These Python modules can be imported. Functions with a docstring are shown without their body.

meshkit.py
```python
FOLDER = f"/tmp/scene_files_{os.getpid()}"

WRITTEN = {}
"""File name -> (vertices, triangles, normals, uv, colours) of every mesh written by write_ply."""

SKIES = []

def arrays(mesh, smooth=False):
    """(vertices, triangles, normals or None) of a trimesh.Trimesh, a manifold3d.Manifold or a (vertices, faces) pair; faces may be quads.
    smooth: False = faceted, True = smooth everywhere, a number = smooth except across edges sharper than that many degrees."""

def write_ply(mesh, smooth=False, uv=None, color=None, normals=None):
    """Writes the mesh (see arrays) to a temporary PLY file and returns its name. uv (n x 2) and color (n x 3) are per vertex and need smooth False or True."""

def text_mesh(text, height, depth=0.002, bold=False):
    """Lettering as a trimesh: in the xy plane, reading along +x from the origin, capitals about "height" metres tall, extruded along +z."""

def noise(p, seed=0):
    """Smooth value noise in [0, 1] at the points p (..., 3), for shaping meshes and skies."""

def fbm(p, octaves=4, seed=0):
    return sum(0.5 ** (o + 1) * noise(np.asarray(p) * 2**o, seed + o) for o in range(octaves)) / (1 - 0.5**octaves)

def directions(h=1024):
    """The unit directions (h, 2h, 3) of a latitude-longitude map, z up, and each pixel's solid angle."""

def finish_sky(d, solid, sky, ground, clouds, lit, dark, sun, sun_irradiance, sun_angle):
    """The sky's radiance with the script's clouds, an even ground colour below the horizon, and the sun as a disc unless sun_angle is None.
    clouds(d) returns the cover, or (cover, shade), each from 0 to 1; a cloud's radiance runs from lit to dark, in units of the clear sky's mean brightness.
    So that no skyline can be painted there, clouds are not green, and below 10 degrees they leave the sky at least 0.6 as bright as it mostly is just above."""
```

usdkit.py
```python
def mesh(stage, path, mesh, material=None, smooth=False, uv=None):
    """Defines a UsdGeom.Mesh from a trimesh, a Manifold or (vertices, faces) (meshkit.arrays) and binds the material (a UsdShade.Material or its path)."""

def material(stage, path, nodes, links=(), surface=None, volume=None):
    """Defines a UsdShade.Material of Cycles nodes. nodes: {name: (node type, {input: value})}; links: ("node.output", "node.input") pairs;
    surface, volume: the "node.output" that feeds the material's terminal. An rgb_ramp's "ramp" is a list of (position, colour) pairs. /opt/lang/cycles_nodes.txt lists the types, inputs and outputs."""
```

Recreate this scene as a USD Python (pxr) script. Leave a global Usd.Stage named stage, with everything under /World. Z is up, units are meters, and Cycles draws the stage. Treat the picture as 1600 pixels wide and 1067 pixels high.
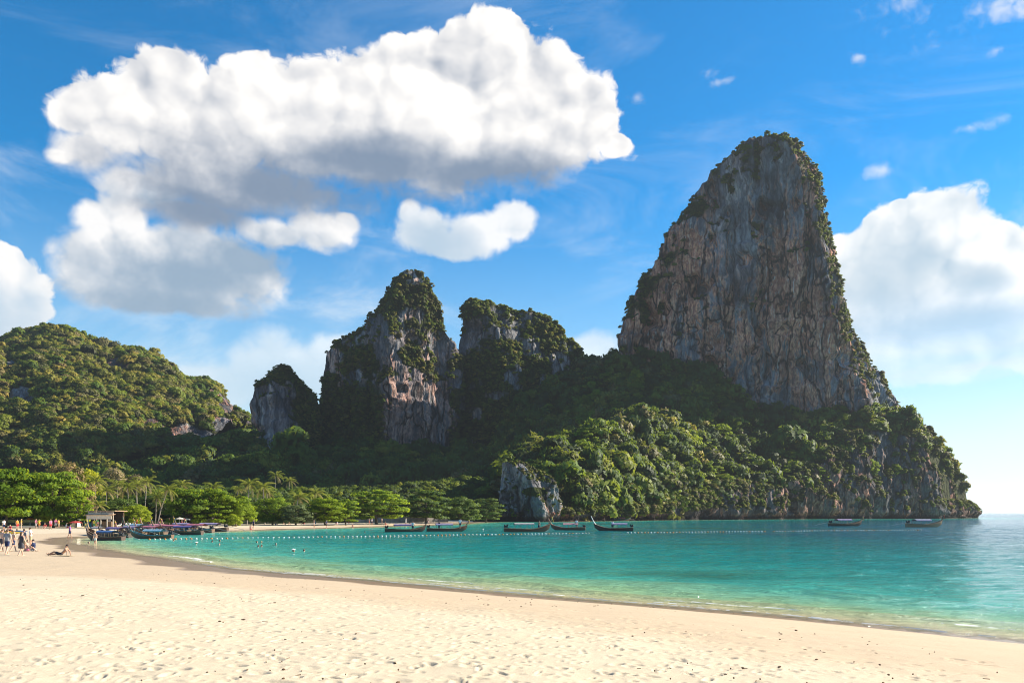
import math, random
import numpy as np, trimesh, manifold3d, usdkit, meshkit
from scipy.spatial import cKDTree
from scipy.interpolate import RBFInterpolator
from pxr import Usd, UsdGeom, UsdLux, UsdShade, Gf, Sdf, Vt

stage = Usd.Stage.CreateInMemory()
UsdGeom.SetStageUpAxis(stage, 'Z')
UsdGeom.SetStageMetersPerUnit(stage, 1.0)
W_ = UsdGeom.Xform.Define(stage, '/World')
stage.SetDefaultPrim(W_.GetPrim())
UsdGeom.Scope.Define(stage, '/World/Looks')

# ------------------------------------------------------------------ camera, sky, sun, exposure
FPX, CX, HY, EYE = 1244.0, 800.0, 801.0, 3.2          # focal length and horizon in pixels of the 1600 px photograph, eye height above the sea
EXPOSURE, HAZE = 1.4, 0.00006
SUN_EL, SUN_DIR = math.radians(30.0), (0.952, 0.306)  # horizontal direction towards the sun
SKY_STRENGTH, SUN_POWER = 0.0535, 1.25
cam = UsdGeom.Camera.Define(stage, '/World/camera')
HA = 36.0
cam.CreateHorizontalApertureAttr(HA)
cam.CreateVerticalApertureAttr(HA * 682 / 1024)
cam.CreateFocalLengthAttr(HA * FPX / 1600)
cam.CreateVerticalApertureOffsetAttr(HA / 1600 * (HY - 533.5))
cam.CreateClippingRangeAttr(Gf.Vec2f(0.1, 60000))
cam.CreateExposureAttr(EXPOSURE)
cam.AddTranslateOp().Set(Gf.Vec3d(0, 0, EYE))
cam.AddRotateXOp().Set(90.0)

_sh = np.array([*SUN_DIR]) / np.hypot(*SUN_DIR)
SUN = np.array([_sh[0] * math.cos(SUN_EL), _sh[1] * math.cos(SUN_EL), math.sin(SUN_EL)])
SUN_ROT = math.atan2(SUN[0], SUN[1])


# ------------------------------------------------------------------ material graphs written as expressions
class G:
    """A node graph: every call adds a node and returns its output as an E, on which + - * / work."""
    def __init__(self):
        self.nodes, self.links = {}, []

    def add(self, kind, out, **inp):
        n = f'n{len(self.nodes)}'
        vals = {}
        for k, v in inp.items():
            if isinstance(v, E):
                self.links.append((v.s, f'{n}.{k}'))
            else:
                vals[k] = v
        self.nodes[n] = (kind, vals)
        return E(self, f'{n}.{out}')

    def out(self, e, out):
        return E(self, e.s.split('.')[0] + '.' + out)

    def m(self, op, a, b=0.0, c=0.0, clamp=False):
        return self.add('math', 'value', math_type=op, value1=a, value2=b, value3=c, use_clamp=clamp)

    def vm(self, op, a, b=(0, 0, 0), c=(0, 0, 0), scale=1.0, out='vector'):
        return self.add('vector_math', out, math_type=op, vector1=a, vector2=b, vector3=c, scale=scale)

    def ss(self, x, a, b, lo=0.0, hi=1.0, kind='smoothstep'):
        return self.add('map_range', 'result', range_type=kind, value=x, from_min=a, from_max=b, to_min=lo, to_max=hi, clamp=True)

    def noise(self, v, scale=1.0, detail=4.0, rough=0.55, out='fac', **k):
        return self.add('noise_texture', out, dimensions='3D', vector=v, scale=scale, detail=detail, roughness=rough, **k)

    def voro(self, v, scale=1.0, detail=0.0, feature='f1', out='distance', **k):
        return self.add('voronoi_texture', out, dimensions='3D', feature=feature, vector=v, scale=scale, detail=detail, **k)

    def mix(self, f, a, b, kind='mix'):
        return self.add('mix_color', 'result', blend_type=kind, fac=f, a=a, b=b)

    def mixs(self, f, a, b):
        return self.add('mix_closure', 'closure', fac=f, closure1=a, closure2=b)

    def ramp(self, f, stops):
        return self.add('rgb_ramp', 'color', fac=f, ramp=stops)

    def pos(self):
        return self.add('geometry', 'position')

    def attr(self, name, out='fac'):
        return self.add('attribute', out, attribute=name)

    def build(self, name, surface=None, volume=None):
        return usdkit.material(stage, f'/World/Looks/{name}', self.nodes, self.links, surface=surface.s if surface else None, volume=volume.s if volume else None)


class E:
    def __init__(self, g, s): self.g, self.s = g, s
    def __add__(self, o): return self.g.m('add', self, o)
    __radd__ = __add__
    def __sub__(self, o): return self.g.m('subtract', self, o)
    def __rsub__(self, o): return self.g.m('subtract', o, self)
    def __mul__(self, o): return self.g.m('multiply', self, o)
    __rmul__ = __mul__
    def __truediv__(self, o): return self.g.m('divide', self, o)


def px(x, y=None):
    """A photograph pixel as (tangent of the horizontal offset, tangent of the height)."""
    return (x - CX) / FPX, (HY - (y if y is not None else HY)) / FPX


def atY(x, y, Y):
    """The point that stands at depth Y and shows at photograph pixel x, y."""
    return np.array([(x - CX) * Y / FPX, Y, EYE + (HY - y) * Y / FPX])


# ------------------------------------------------------------------ sky with cumulus
def make_sky():
    g = G()
    d = g.add('texture_coordinate', 'generated')
    s3 = g.add('separate_xyz', 'x', vector=d)
    x, y, z = s3, g.out(s3, 'y'), g.out(s3, 'z')
    sky = g.add('sky_texture', 'color', sky_type='single_scattering', sun_disc=False, sun_elevation=SUN_EL, sun_rotation=SUN_ROT,
                altitude=0.0, air_density=1.0, aerosol_density=0.3, ozone_density=2.2)
    sky = g.add('hsv', 'color', hue=0.497, saturation=SKY_SAT, value=1.28, color=sky)
    az = g.m('arctan2', x, y)
    hlen = g.m('sqrt', x * x + y * y)
    v = z / g.m('maximum', hlen, 0.05)
    p = g.add('combine_xyz', 'vector', x=az, y=v, z=0.0)

    def lobes(p, table, k=0.25):
        acc = None
        for (lx, ly, rx, ry) in table:
            a = math.atan((lx - CX) / FPX)
            e = (HY - ly) / FPX * math.cos(a)
            sx, sy = FPX / rx, FPX / ry
            q = g.vm('multiply_add', p, (sx, sy, 0), (-a * sx, -e * sy, 0))
            r = g.vm('length', q, out='value')
            acc = r if acc is None else g.m('smoothmin', acc, r, k)
        return 1.0 - acc

    def billow(q):
        w = g.add('noise_texture', 'color', dimensions='2D', vector=q, scale=20.0, detail=3.0, roughness=0.5)
        qw = g.vm('multiply_add', w, (0.040, 0.034, 0.0), q)
        n0 = g.add('noise_texture', 'fac', dimensions='2D', vector=q, scale=7.0, detail=3.0, roughness=0.55)
        b1 = g.add('voronoi_texture', 'distance', dimensions='2D', feature='f1', vector=qw, scale=11.0)
        b2 = g.add('voronoi_texture', 'distance', dimensions='2D', feature='f1', vector=qw, scale=27.0)
        b3 = g.add('voronoi_texture', 'distance', dimensions='2D', feature='f1', vector=qw, scale=70.0)
        large = g.m('multiply_add', n0 - 0.5, 1.25, (0.25 - b1 * b1) * 0.62)
        mid = (0.25 - b2 * b2) * 0.36
        return large, mid, (0.25 - b3 * b3) * 0.17, qw

    L0, M0, S0, qw0 = billow(p)
    B0 = L0 + M0 + S0
    fine = g.add('noise_texture', 'fac', dimensions='2D', vector=qw0, scale=44.0, detail=8.0, roughness=0.64) - 0.5
    B = g.m('multiply_add', fine, 0.55, B0)
    L2, M2, S2, _q = billow(g.vm('add', p, (0.013, 0.017, 0)))
    REL = (L0 - L2) * 1.2 + (M0 - M2) * 1.05 + g.m('multiply_add', fine, 0.035, (S0 - S2) * 0.34)
    nb = g.add('noise_texture', 'fac', dimensions='2D', vector=p, scale=14.0, detail=5.0, roughness=0.55)

    def cloud(table, shade, base=1.0, amp=0.6, edge=0.25, dark=(.5, .5, .5), lit=(1, 1, 1), k=0.25, relief=0.9, lift=0.80, s_soft=0.85, s_noise=1.05, edge_var=0.0, soft_low=None):
        """cover and colour of one cloud: its body is a union of lobes roughened by billows, its grey base another one."""
        H = g.m('multiply_add', B, amp, lobes(p, table, k) * base)
        light = g.m('multiply_add', REL, relief, lift)
        if shade:
            S = g.m('multiply_add', nb - 0.5, s_noise, lobes(p, shade, 0.3)) + B0 * -0.30
            light = g.m('multiply', light, g.ss(S, -0.55, s_soft, 1.0, 0.03), clamp=True)
        light = g.m('add', light, g.ss(H, 0.0, 0.30, 0.15, 0.0), clamp=True)
        if edge_var:
            e2 = g.m('multiply_add', nb, edge_var, edge)
            if soft_low:
                e2 = e2 + g.ss(v, soft_low[0], soft_low[1], 0.0, 0.62)
            cover = g.m('divide', H, e2, clamp=True)
            cover = g.ss(cover, 0.0, 1.0)
        else:
            cover = g.ss(H, 0.0, edge)
        return cover, g.mix(light, dark, lit)

    LIT, DARK = tuple(c * CLOUD for c in (1.0, 0.965, 0.93)), tuple(c * CLOUD for c in (0.19, 0.26, 0.37))
    out = sky
    # thin high veil over everything, denser low down
    qv = g.vm('multiply', d, (1.6, 1.6, 5.0))
    veil = g.noise(qv, 2.2, 6.0, 0.62, distortion=0.8)
    vz = g.ss(v, 0.55, 0.05)
    veilf = g.ss(veil, 0.47, 0.80) * g.m('multiply_add', vz, 0.72, 0.20)
    out = g.mix(veilf, out, tuple(c * CLOUD for c in (0.80, 0.86, 0.92)))
    # pale air near the horizon
    low = g.m('power', g.ss(v, 0.40, 0.02, kind='linear'), 1.5)
    out = g.mix(low * 0.97, out, tuple(c * CLOUD for c in (0.60, 0.76, 0.86)))
    def tint(r, gg, b): return (r * CLOUD, gg * CLOUD, b * CLOUD)
    # far cumulus banks
    c, col = cloud([(430, 580, 85, 68), (350, 610, 70, 50), (520, 570, 60, 58), (930, 545, 60, 38), (300, 600, 40, 40)], [(440, 620, 120, 70)], 1.0, 0.55, 0.5,
                   tint(0.55, 0.68, 0.78), tint(0.88, 0.93, 0.95))
    out = g.mix(c * 0.72, out, col)
    # cumulus at the right behind the big rock
    c, col = cloud([(1440, 325, 38, 30), (1404, 322, 16, 15), (1372, 345, 26, 20), (1478, 340, 30, 26), (1548, 372, 40, 26), (1430, 370, 95, 72), (1400, 450, 120, 110), (1520, 430, 85, 78), (1330, 410, 60, 55), (1560, 520, 110, 55), (1420, 545, 150, 60), (1640, 500, 110, 70)],
                   [(1375, 450, 75, 90), (1490, 505, 150, 32), (1425, 420, 40, 50), (1530, 440, 45, 24)], 1.0, 0.70, 0.16, tint(0.46, 0.585, 0.69), tint(1.0, 0.99, 0.97), k=0.10, s_soft=1.0, edge_var=0.06, relief=1.7, lift=0.74)
    out = g.mix(c * g.ss(v, 0.08, 0.27, 0.10, 0.97), out, col)
    # left edge cumulus
    c, col = cloud([(0, 430, 55, 50), (20, 480, 50, 45), (-60, 460, 90, 90), (-20, 530, 70, 30)], [(-30, 500, 60, 50)], 1.0, 0.68, 0.12, tint(0.55, 0.66, 0.76), LIT, k=0.1, relief=1.5)
    out = g.mix(c * 0.95, out, col)
    # small cloud below the big one
    c, col = cloud([(800, 345, 45, 34), (745, 365, 60, 32), (660, 360, 56, 40), (640, 335, 24, 26), (705, 385, 70, 28)], [(680, 385, 70, 40)], 1.0, 0.62, 0.22,
                   tint(0.48, 0.60, 0.71), tint(0.96, 0.95, 0.94), k=0.12, edge_var=0.4, relief=1.5)
    out = g.mix(c * 0.93, out, col)
    # lower left, grey, with bright shoulders
    c, col = cloud([(220, 300, 62, 34), (185, 345, 55, 45), (160, 400, 55, 40), (240, 430, 150, 62), (350, 420, 110, 56), (500, 362, 60, 36), (540, 350, 24, 24), (430, 365, 70, 30), (300, 390, 120, 50), (260, 470, 130, 32)],
                   [(310, 432, 140, 60), (390, 408, 90, 42), (270, 478, 150, 44)], 1.0, 0.66, 0.24, tint(0.28, 0.38, 0.49), LIT, k=0.12, edge_var=0.35, s_soft=0.75, relief=1.5, s_noise=1.6)
    out = g.mix(c * 0.93, out, col)
    # the big one
    c, col = cloud([(775, 115, 110, 92), (690, 125, 120, 82), (860, 190, 118, 100), (600, 150, 130, 78), (500, 170, 120, 84), (390, 150, 80, 66), (265, 145, 84, 66), (180, 185, 92, 66),
                    (330, 205, 180, 82), (560, 240, 330, 85), (760, 235, 210, 75), (400, 300, 240, 60), (130, 235, 50, 36), (300, 335, 130, 34),
                    (262, 108, 38, 32), (400, 112, 40, 34), (630, 88, 44, 38), (780, 52, 50, 38), (725, 66, 40, 34), (850, 100, 44, 40), (930, 180, 46, 44), (962, 228, 30, 22), (112, 182, 36, 34), (96, 244, 24, 15), (742, 180, 90, 60)],
                   [(520, 300, 300, 62), (330, 330, 170, 52), (740, 275, 190, 44), (600, 255, 150, 40)], 1.15, 0.80, 0.08, DARK, LIT, k=0.14, edge_var=0.22, relief=1.05, lift=0.86, s_soft=0.80, s_noise=1.35, soft_low=((HY - 215) / FPX, (HY - 350) / FPX))
    out = g.mix(c * 0.985, out, col)
    # small scraps
    c, col = cloud([(1405, 12, 34, 24), (1440, 30, 36, 22), (1485, 48, 32, 28), (1560, 5, 70, 26), (1375, 266, 22, 12), (1560, 78, 20, 9), (1105, 112, 26, 14), (1130, 126, 18, 8), (902, 120, 20, 16), (1340, 90, 12, 12), (1515, 200, 40, 10), (990, 155, 22, 12)],
                   None, 0.40, 1.25, 0.95, tint(0.72, 0.78, 0.84), LIT, k=0.1)
    out = g.mix(c * 0.9, out, col)
    bg = g.add('background_shader', 'background', color=out, strength=SKY_STRENGTH)
    mat = g.build('sky', surface=bg)
    dome = UsdLux.DomeLight.Define(stage, '/World/sky')
    dome.CreateIntensityAttr(1.0)
    UsdShade.MaterialBindingAPI.Apply(dome.GetPrim()).Bind(mat)
    dome.GetPrim().SetCustomDataByKey('kind', 'structure')


SKY_SAT, CLOUD = 1.8, 7.6
make_sky()
sun = UsdLux.DistantLight.Define(stage, '/World/sun')
sun.CreateNormalizeAttr(True)
sun.CreateIntensityAttr(SUN_POWER)
sun.CreateAngleAttr(0.5)
sun.CreateColorAttr(Gf.Vec3f(1.0, 0.90, 0.74))
_z = Gf.Vec3d(*SUN)
_x = Gf.Cross(Gf.Vec3d(0, 0, 1), _z).GetNormalized()
_y = Gf.Cross(_z, _x)
sun.AddTransformOp().Set(Gf.Matrix4d(_x[0], _x[1], _x[2], 0, _y[0], _y[1], _y[2], 0, _z[0], _z[1], _z[2], 0, 0, 0, 0, 1))
# ------------------------------------------------------------------ helpers for prims
import shapely
from shapely.geometry import Polygon
_names = {}


def numbered(parent, name):
    k = _names.get((parent, name), 0)
    _names[(parent, name)] = k + 1
    return f'{parent}/{name}' if k == 0 else f'{parent}/{name}_{k:03d}'


def tag(prim, label=None, cat=None, group=None, kind=None):
    prim = prim.GetPrim() if hasattr(prim, 'GetPrim') else prim
    for k, v in (('label', label), ('category', cat), ('group', group), ('kind', kind)):
        if v:
            prim.SetCustomDataByKey(k, v)
    return prim


def put(name, mesh, mat, parent='/World', smooth=False, normals=None, primvars=None):
    path = numbered(str(parent), name)
    m = usdkit.mesh(stage, path, mesh, mat, smooth=smooth)
    if normals is not None:
        m.CreateNormalsAttr(Vt.Vec3fArray.FromNumpy(np.asarray(normals, np.float32)))
        m.SetNormalsInterpolation('vertex')
    for k, a in (primvars or {}).items():
        UsdGeom.PrimvarsAPI(m).CreatePrimvar(k, Sdf.ValueTypeNames.FloatArray, 'vertex').Set(Vt.FloatArray.FromNumpy(np.asarray(a, np.float32)))
    return m


def thing(name, label=None, cat=None, loc=(0, 0, 0), rz=0.0, sc=1.0, group=None, kind=None, ref=None, tilt=0.0):
    x = UsdGeom.Xform.Define(stage, numbered('/World', name))
    x.AddTranslateOp().Set(Gf.Vec3d(*map(float, loc)))
    if rz:
        x.AddRotateZOp().Set(float(rz))
    if tilt:
        x.AddRotateYOp().Set(float(tilt))
    if sc != 1.0:
        x.AddScaleOp().Set(Gf.Vec3f(sc, sc, sc) if np.ndim(sc) == 0 else Gf.Vec3f(*map(float, sc)))
    if ref:
        x.GetPrim().GetReferences().AddInternalReference(ref)
        x.GetPrim().SetInstanceable(True)
    tag(x, label, cat, group, kind)
    return x.GetPath()


def fbm(p, o=4, seed=0):
    return meshkit.fbm(np.asarray(p, float), o, seed)


def ridged(p, o=4, seed=0):
    p = np.asarray(p, float)
    out, a, tot = 0, 1.0, 0
    for i in range(o):
        out = out + a * (1 - np.abs(2 * meshkit.noise(p * 2 ** i, seed + i) - 1))
        tot += a
        a *= 0.5
    return out / tot


def sstep(x, a, b):
    t = np.clip((np.asarray(x, float) - a) / (b - a), 0, 1)
    return t * t * (3 - 2 * t)


def vnormals(v, f):
    n = np.zeros_like(v)
    fn = np.cross(v[f[:, 1]] - v[f[:, 0]], v[f[:, 2]] - v[f[:, 0]])
    for k in range(3):
        np.add.at(n, f[:, k], fn)
    return n / np.maximum(np.linalg.norm(n, axis=1, keepdims=True), 1e-12)


def grid_faces(nr, nc, wrap=False):
    i, j = np.meshgrid(np.arange(nr - 1), np.arange(nc if wrap else nc - 1), indexing='ij')
    a = i * nc + j
    b = i * nc + (j + 1) % nc
    c, d = a + nc, b + nc
    return np.vstack([np.stack([a.ravel(), b.ravel(), d.ravel()], 1), np.stack([a.ravel(), d.ravel(), c.ravel()], 1)])


# ------------------------------------------------------------------ the coast in plan
COAST = [(700, -330), (330, -150), (120, -62), (45, -8), (12.5, 19.5), (8, 24.9), (1.4, 29.7), (-13.9, 43.3), (-24.8, 56), (-36.5, 69.8), (-47, 84), (-54, 98), (-56, 112), (-53, 130),
         (-44, 153), (-35, 173), (-29, 190), (-19, 212), (-14, 236), (-12, 262), (-4, 281), (18, 285), (34, 305), (53, 330), (87, 362), (124, 386), (165, 408), (207, 430), (237, 441), (262, 462),
         (272, 474), (286, 486), (282, 520), (262, 590), (220, 680), (120, 790), (-150, 900)]
LAND = Polygon(COAST + [(-1200, 900), (-1200, -330)])
_cl = np.vstack([np.linspace(a, b, max(2, int(np.hypot(b[0] - a[0], b[1] - a[1]) / 0.6)), endpoint=False) for a, b in zip(np.array(COAST[:-1], float), np.array(COAST[1:], float))])
_k = np.exp(-np.linspace(-2, 2, 25) ** 2)
_k /= _k.sum()
_cls = np.stack([np.convolve(np.pad(_cl[:, i], 12, mode='edge'), _k, 'valid') for i in (0, 1)], 1)
_cls += np.stack([(fbm(np.c_[_cls / 9.0, np.zeros(len(_cls))], 3, 5) - .5) * 2.2, (fbm(np.c_[_cls / 9.0, np.ones(len(_cls))], 3, 9) - .5) * 2.2], 1) * sstep(_cls[:, 1], 20, 60)[:, None]
LAND = Polygon(list(map(tuple, _cls)) + [(-1200, 900), (-1200, -330)]).buffer(0)
_ctree = cKDTree(_cls)


def d_land(x, y):
    """metres inside the coast (negative at sea)"""
    q = np.stack([np.ravel(x), np.ravel(y)], 1)
    d = _ctree.query(q, workers=-1)[0]
    s = np.where(shapely.contains_xy(LAND, q[:, 0], q[:, 1]), 1.0, -1.0)
    return (d * s).reshape(np.shape(x))


def sand_z(x, y, d=None):
    d = d_land(x, y) if d is None else d
    r = np.hypot(x, y)
    A = 0.45 + 1.45 * sstep(r, 52, 21)
    up = A * (1 - np.exp(-np.maximum(d, 0) / 14.0))
    return np.where(d > 0, up, np.maximum(0.055 * d, -6.0))


_T = np.array([(-165, 150, 1.0), (-125, 165, 1.0), (-85, 190, 1.0), (-55, 222, 1.2), (-32, 250, 1.5), (-300, 150, 2.0), (-300, 320, 14), (-600, 300, 30), (-600, 700, 60)]
              + [tuple(atY(*a)) for a in [(50, 764, 395), (200, 745, 425), (300, 705, 455), (380, 700, 470), (440, 722, 452), (500, 735, 440), (620, 735, 442), (700, 735, 440), (760, 700, 450), (840, 665, 465),
                                          (50, 790, 300), (200, 787, 300), (350, 787, 300), (500, 787, 300), (620, 787, 310), (100, 781, 360), (250, 781, 365), (400, 781, 370), (550, 781, 375), (660, 778, 375),
                                          (900, 610, 475), (930, 574, 500), (1000, 572, 500), (1060, 580, 480), (1130, 615, 468), (1180, 660, 458), (1280, 678, 448), (1365, 660, 442), (1405, 640, 452),
                                          (1200, 745, 412), (1100, 720, 402), (1000, 705, 380), (900, 716, 335), (950, 672, 352), (860, 768, 302), (1000, 655, 385), (790, 775, 300), (700, 790, 290), (640, 795, 280),
                                          (1000, 786, 340), (1100, 780, 368), (1200, 772, 394), (1300, 750, 418), (1400, 728, 440), (1440, 700, 448), (150, 790, 260), (830, 748, 400), (800, 755, 395), (880, 726, 390), (920, 694, 392), (760, 752, 400)]]
              + [(0, 600, 90), (150, 600, 90), (-100, 580, 60), (-250, 700, 90), (100, 760, 40), (255, 520, 22), (-200, 480, 30), (-60, 480, 45)], float)
_rbf = RBFInterpolator(_T[:, :2] / 100, _T[:, 2], kernel='linear', smoothing=0.02)


def terrain_z(x, y):
    x, y = np.asarray(x, float), np.asarray(y, float)
    q = np.stack([x.ravel(), y.ravel()], 1)
    z = _rbf(q / 100).reshape(x.shape)
    d = d_land(x, y)
    z = np.maximum(z, 0.4 + 0 * z)
    n = fbm(np.stack([x / 22, y / 22, 0 * x], -1), 4, 3) - 0.5
    z = z + n * np.minimum(z, 20) * 0.35
    rocky = sstep(x, -18, 5)
    zc = -3 + (z + 3) * sstep(d, 1.5 + np.minimum(z, 30) * 0.1, 5.5 + np.minimum(z, 30) * 0.12)
    zs = np.minimum(z, sand_z(x, y, d) - 0.5 + np.maximum(d - 30, 0) * 0.25)
    return zc * rocky + zs * (1 - rocky)


# ------------------------------------------------------------------ rock and foliage materials
def rock_material(name, warm=0.5, base=1.0, rust=1.0):
    g = G()
    P = g.pos()
    wv = g.noise(P, 0.06, 3.0, 0.6, out='color')
    Q = g.vm('multiply_add', wv, (7.0, 7.0, 3.0), P)
    big = g.noise(g.vm('multiply', Q, (0.026, 0.026, 0.012)), 1.0, 4.0, 0.6)
    streak = g.noise(g.vm('multiply', Q, (0.22, 0.22, 0.030)), 1.0, 7.0, 0.66, distortion=0.5)
    drip = g.noise(g.vm('multiply', Q, (0.62, 0.62, 0.045)), 1.0, 5.0, 0.65)
    fine = g.noise(g.vm('multiply', P, (0.9, 0.9, 0.35)), 1.0, 6.0, 0.68)
    pit = g.voro(g.vm('multiply', Q, (0.20, 0.20, 0.085)), 1.0, 2.0)
    k = base
    grey = g.ramp(streak, [(0.30, (0.022 * k, 0.023 * k, 0.027 * k)), (0.43, (0.070 * k, 0.075 * k, 0.084 * k)), (0.54, (0.130 * k, 0.130 * k, 0.136 * k)), (0.68, (0.27 * k, 0.25 * k, 0.23 * k)), (0.8, (0.36 * k, 0.34 * k, 0.31 * k))])
    orange = g.ramp(fine * 0.5 + drip * 0.5, [(0.34, (0.060 * k, 0.030 * k, 0.024 * k)), (0.47, (0.200 * k, 0.086 * k, 0.060 * k)), (0.62, (0.36 * k, 0.215 * k, 0.148 * k))])
    mauve = g.ss(g.noise(g.vm('multiply', Q, (0.035, 0.035, 0.02)), 1.0, 3.0, 0.6), 0.46, 0.62)
    om = g.ss(big + (streak - 0.5) * 0.8, 0.61 - 0.20 * warm, 0.71 - 0.20 * warm)
    c = g.mix(mauve * 0.55, grey, g.mix(1.0, grey, (1.15, 0.80, 0.76), 'multiply'))
    orange = g.add('hsv', 'color', hue=0.5, saturation=rust, value=1.0, color=orange)
    c = g.mix(om * 0.85, c, orange)
    c = g.mix(g.ss(fine, 0.28, 0.62, 0.62, 1.10, kind='linear'), (0, 0, 0), c)
    lum = g.ss(g.noise(g.vm('multiply', Q, (0.040, 0.040, 0.030)), 1.0, 4.0, 0.65), 0.34, 0.66, 0.38, 1.35, kind='linear')
    c = g.mix(1.0, c, g.add('combine_xyz', 'vector', x=lum, y=lum, z=lum), 'multiply')
    wide = g.ss(g.noise(g.vm('multiply', Q, (0.085, 0.085, 0.016)), 1.0, 5.0, 0.62), 0.55, 0.66)
    c = g.mix(wide * 0.62, c, (0.030 * k, 0.030 * k, 0.036 * k))
    c = g.mix(g.ss(drip, 0.55, 0.68) * 0.72, c, (0.020 * k, 0.020 * k, 0.024 * k))
    c = g.mix(g.ss(pit, 0.13, 0.05) * 0.6, c, (0.016, 0.015, 0.016))
    crk = g.voro(g.vm('multiply', Q, (0.115, 0.115, 0.014)), 1.0, 0.0, feature='distance_to_edge')
    crk2 = g.voro(g.vm('multiply', Q, (0.30, 0.30, 0.045)), 1.0, 0.0, feature='distance_to_edge')
    ck = g.ss(crk + (fine - 0.5) * 0.10, 0.060, 0.0) * 0.85 * g.ss(big, 0.36, 0.56) + g.ss(crk2 + (fine - 0.5) * 0.20, 0.05, 0.0) * 0.40 * g.ss(streak, 0.42, 0.58)
    c = g.mix(g.m('minimum', ck, 0.85), c, (0.012, 0.012, 0.014))
    pale = g.ss(g.noise(g.vm('multiply', Q, (0.75, 0.75, 0.030)), 1.0, 3.0, 0.6), 0.60, 0.70) * g.ss(big, 0.42, 0.6)
    c = g.mix(pale * 0.55, c, (0.30 * k, 0.285 * k, 0.27 * k))
    tide = g.ss(g.out(g.add('separate_xyz', 'x', vector=P), 'z') + fine * 2.4, 3.8, 2.0)
    c = g.mix(tide * 0.9, c, (0.018, 0.016, 0.016))
    veg = g.attr('veg')
    vm = g.ss(veg + (fine - 0.5) * 0.9, 0.35, 0.7)
    c = g.mix(vm, c, g.mix(fine, (0.014, 0.022, 0.008), (0.06, 0.07, 0.02)))
    h = fine * 0.6 + (streak * 1.4 + drip * 0.9) - g.ss(pit, 0.0, 0.30, 0.6, 0.0) - ck * 1.2
    b = g.add('bump', 'normal', height=h, distance=2.6, strength=1.0)
    return g.build(name, surface=g.add('principled_bsdf', 'BSDF', base_color=c, roughness=0.9, specular_ior_level=0.1, normal=b))


def leaf_material(name, c0, c1, c2, trans=0.32, patch=0.012, glow=(0.22, 0.27, 0.015)):
    """foliage: three tones by plant and by wide patches, some light passing through the leaves"""
    g = G()
    r = g.add('object_info', 'random')
    P = g.pos()
    n = g.noise(P, patch * 3, 3.0, 0.6)
    f = g.noise(P, 0.55, 2.0, 0.6)
    t = g.m('add', r * 0.55 + n * 0.9, f * 0.28 - 0.42, clamp=True)
    c = g.ramp(t, [(0.15, c0), (0.5, c1), (0.85, c2)])
    d = g.add('principled_bsdf', 'BSDF', base_color=c, roughness=0.62, specular_ior_level=0.22)
    tr = g.add('translucent_bsdf', 'BSDF', color=g.mix(0.5, c, glow))
    return g.build(name, surface=g.mixs(trans, d, tr))


def simple(name, col, rough=0.6, var=0.25, scale=6.0, spec=0.3, metal=0.0, bump=0.0, streak=(1, 1, 1)):
    g = G()
    n = g.noise(g.vm('multiply', g.add('texture_coordinate', 'object'), streak), scale, 5.0, 0.6)
    c = g.mix(g.ss(n, 0.3, 0.7, kind='linear'), tuple(max(0, k * (1 - var)) for k in col), tuple(min(1, k * (1 + var)) for k in col))
    kw = {}
    if bump:
        kw['normal'] = g.add('bump', 'normal', height=n, distance=bump, strength=0.6)
    return g.build(name, surface=g.add('principled_bsdf', 'BSDF', base_color=c, roughness=rough, specular_ior_level=spec, metallic=metal, **kw))


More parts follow.
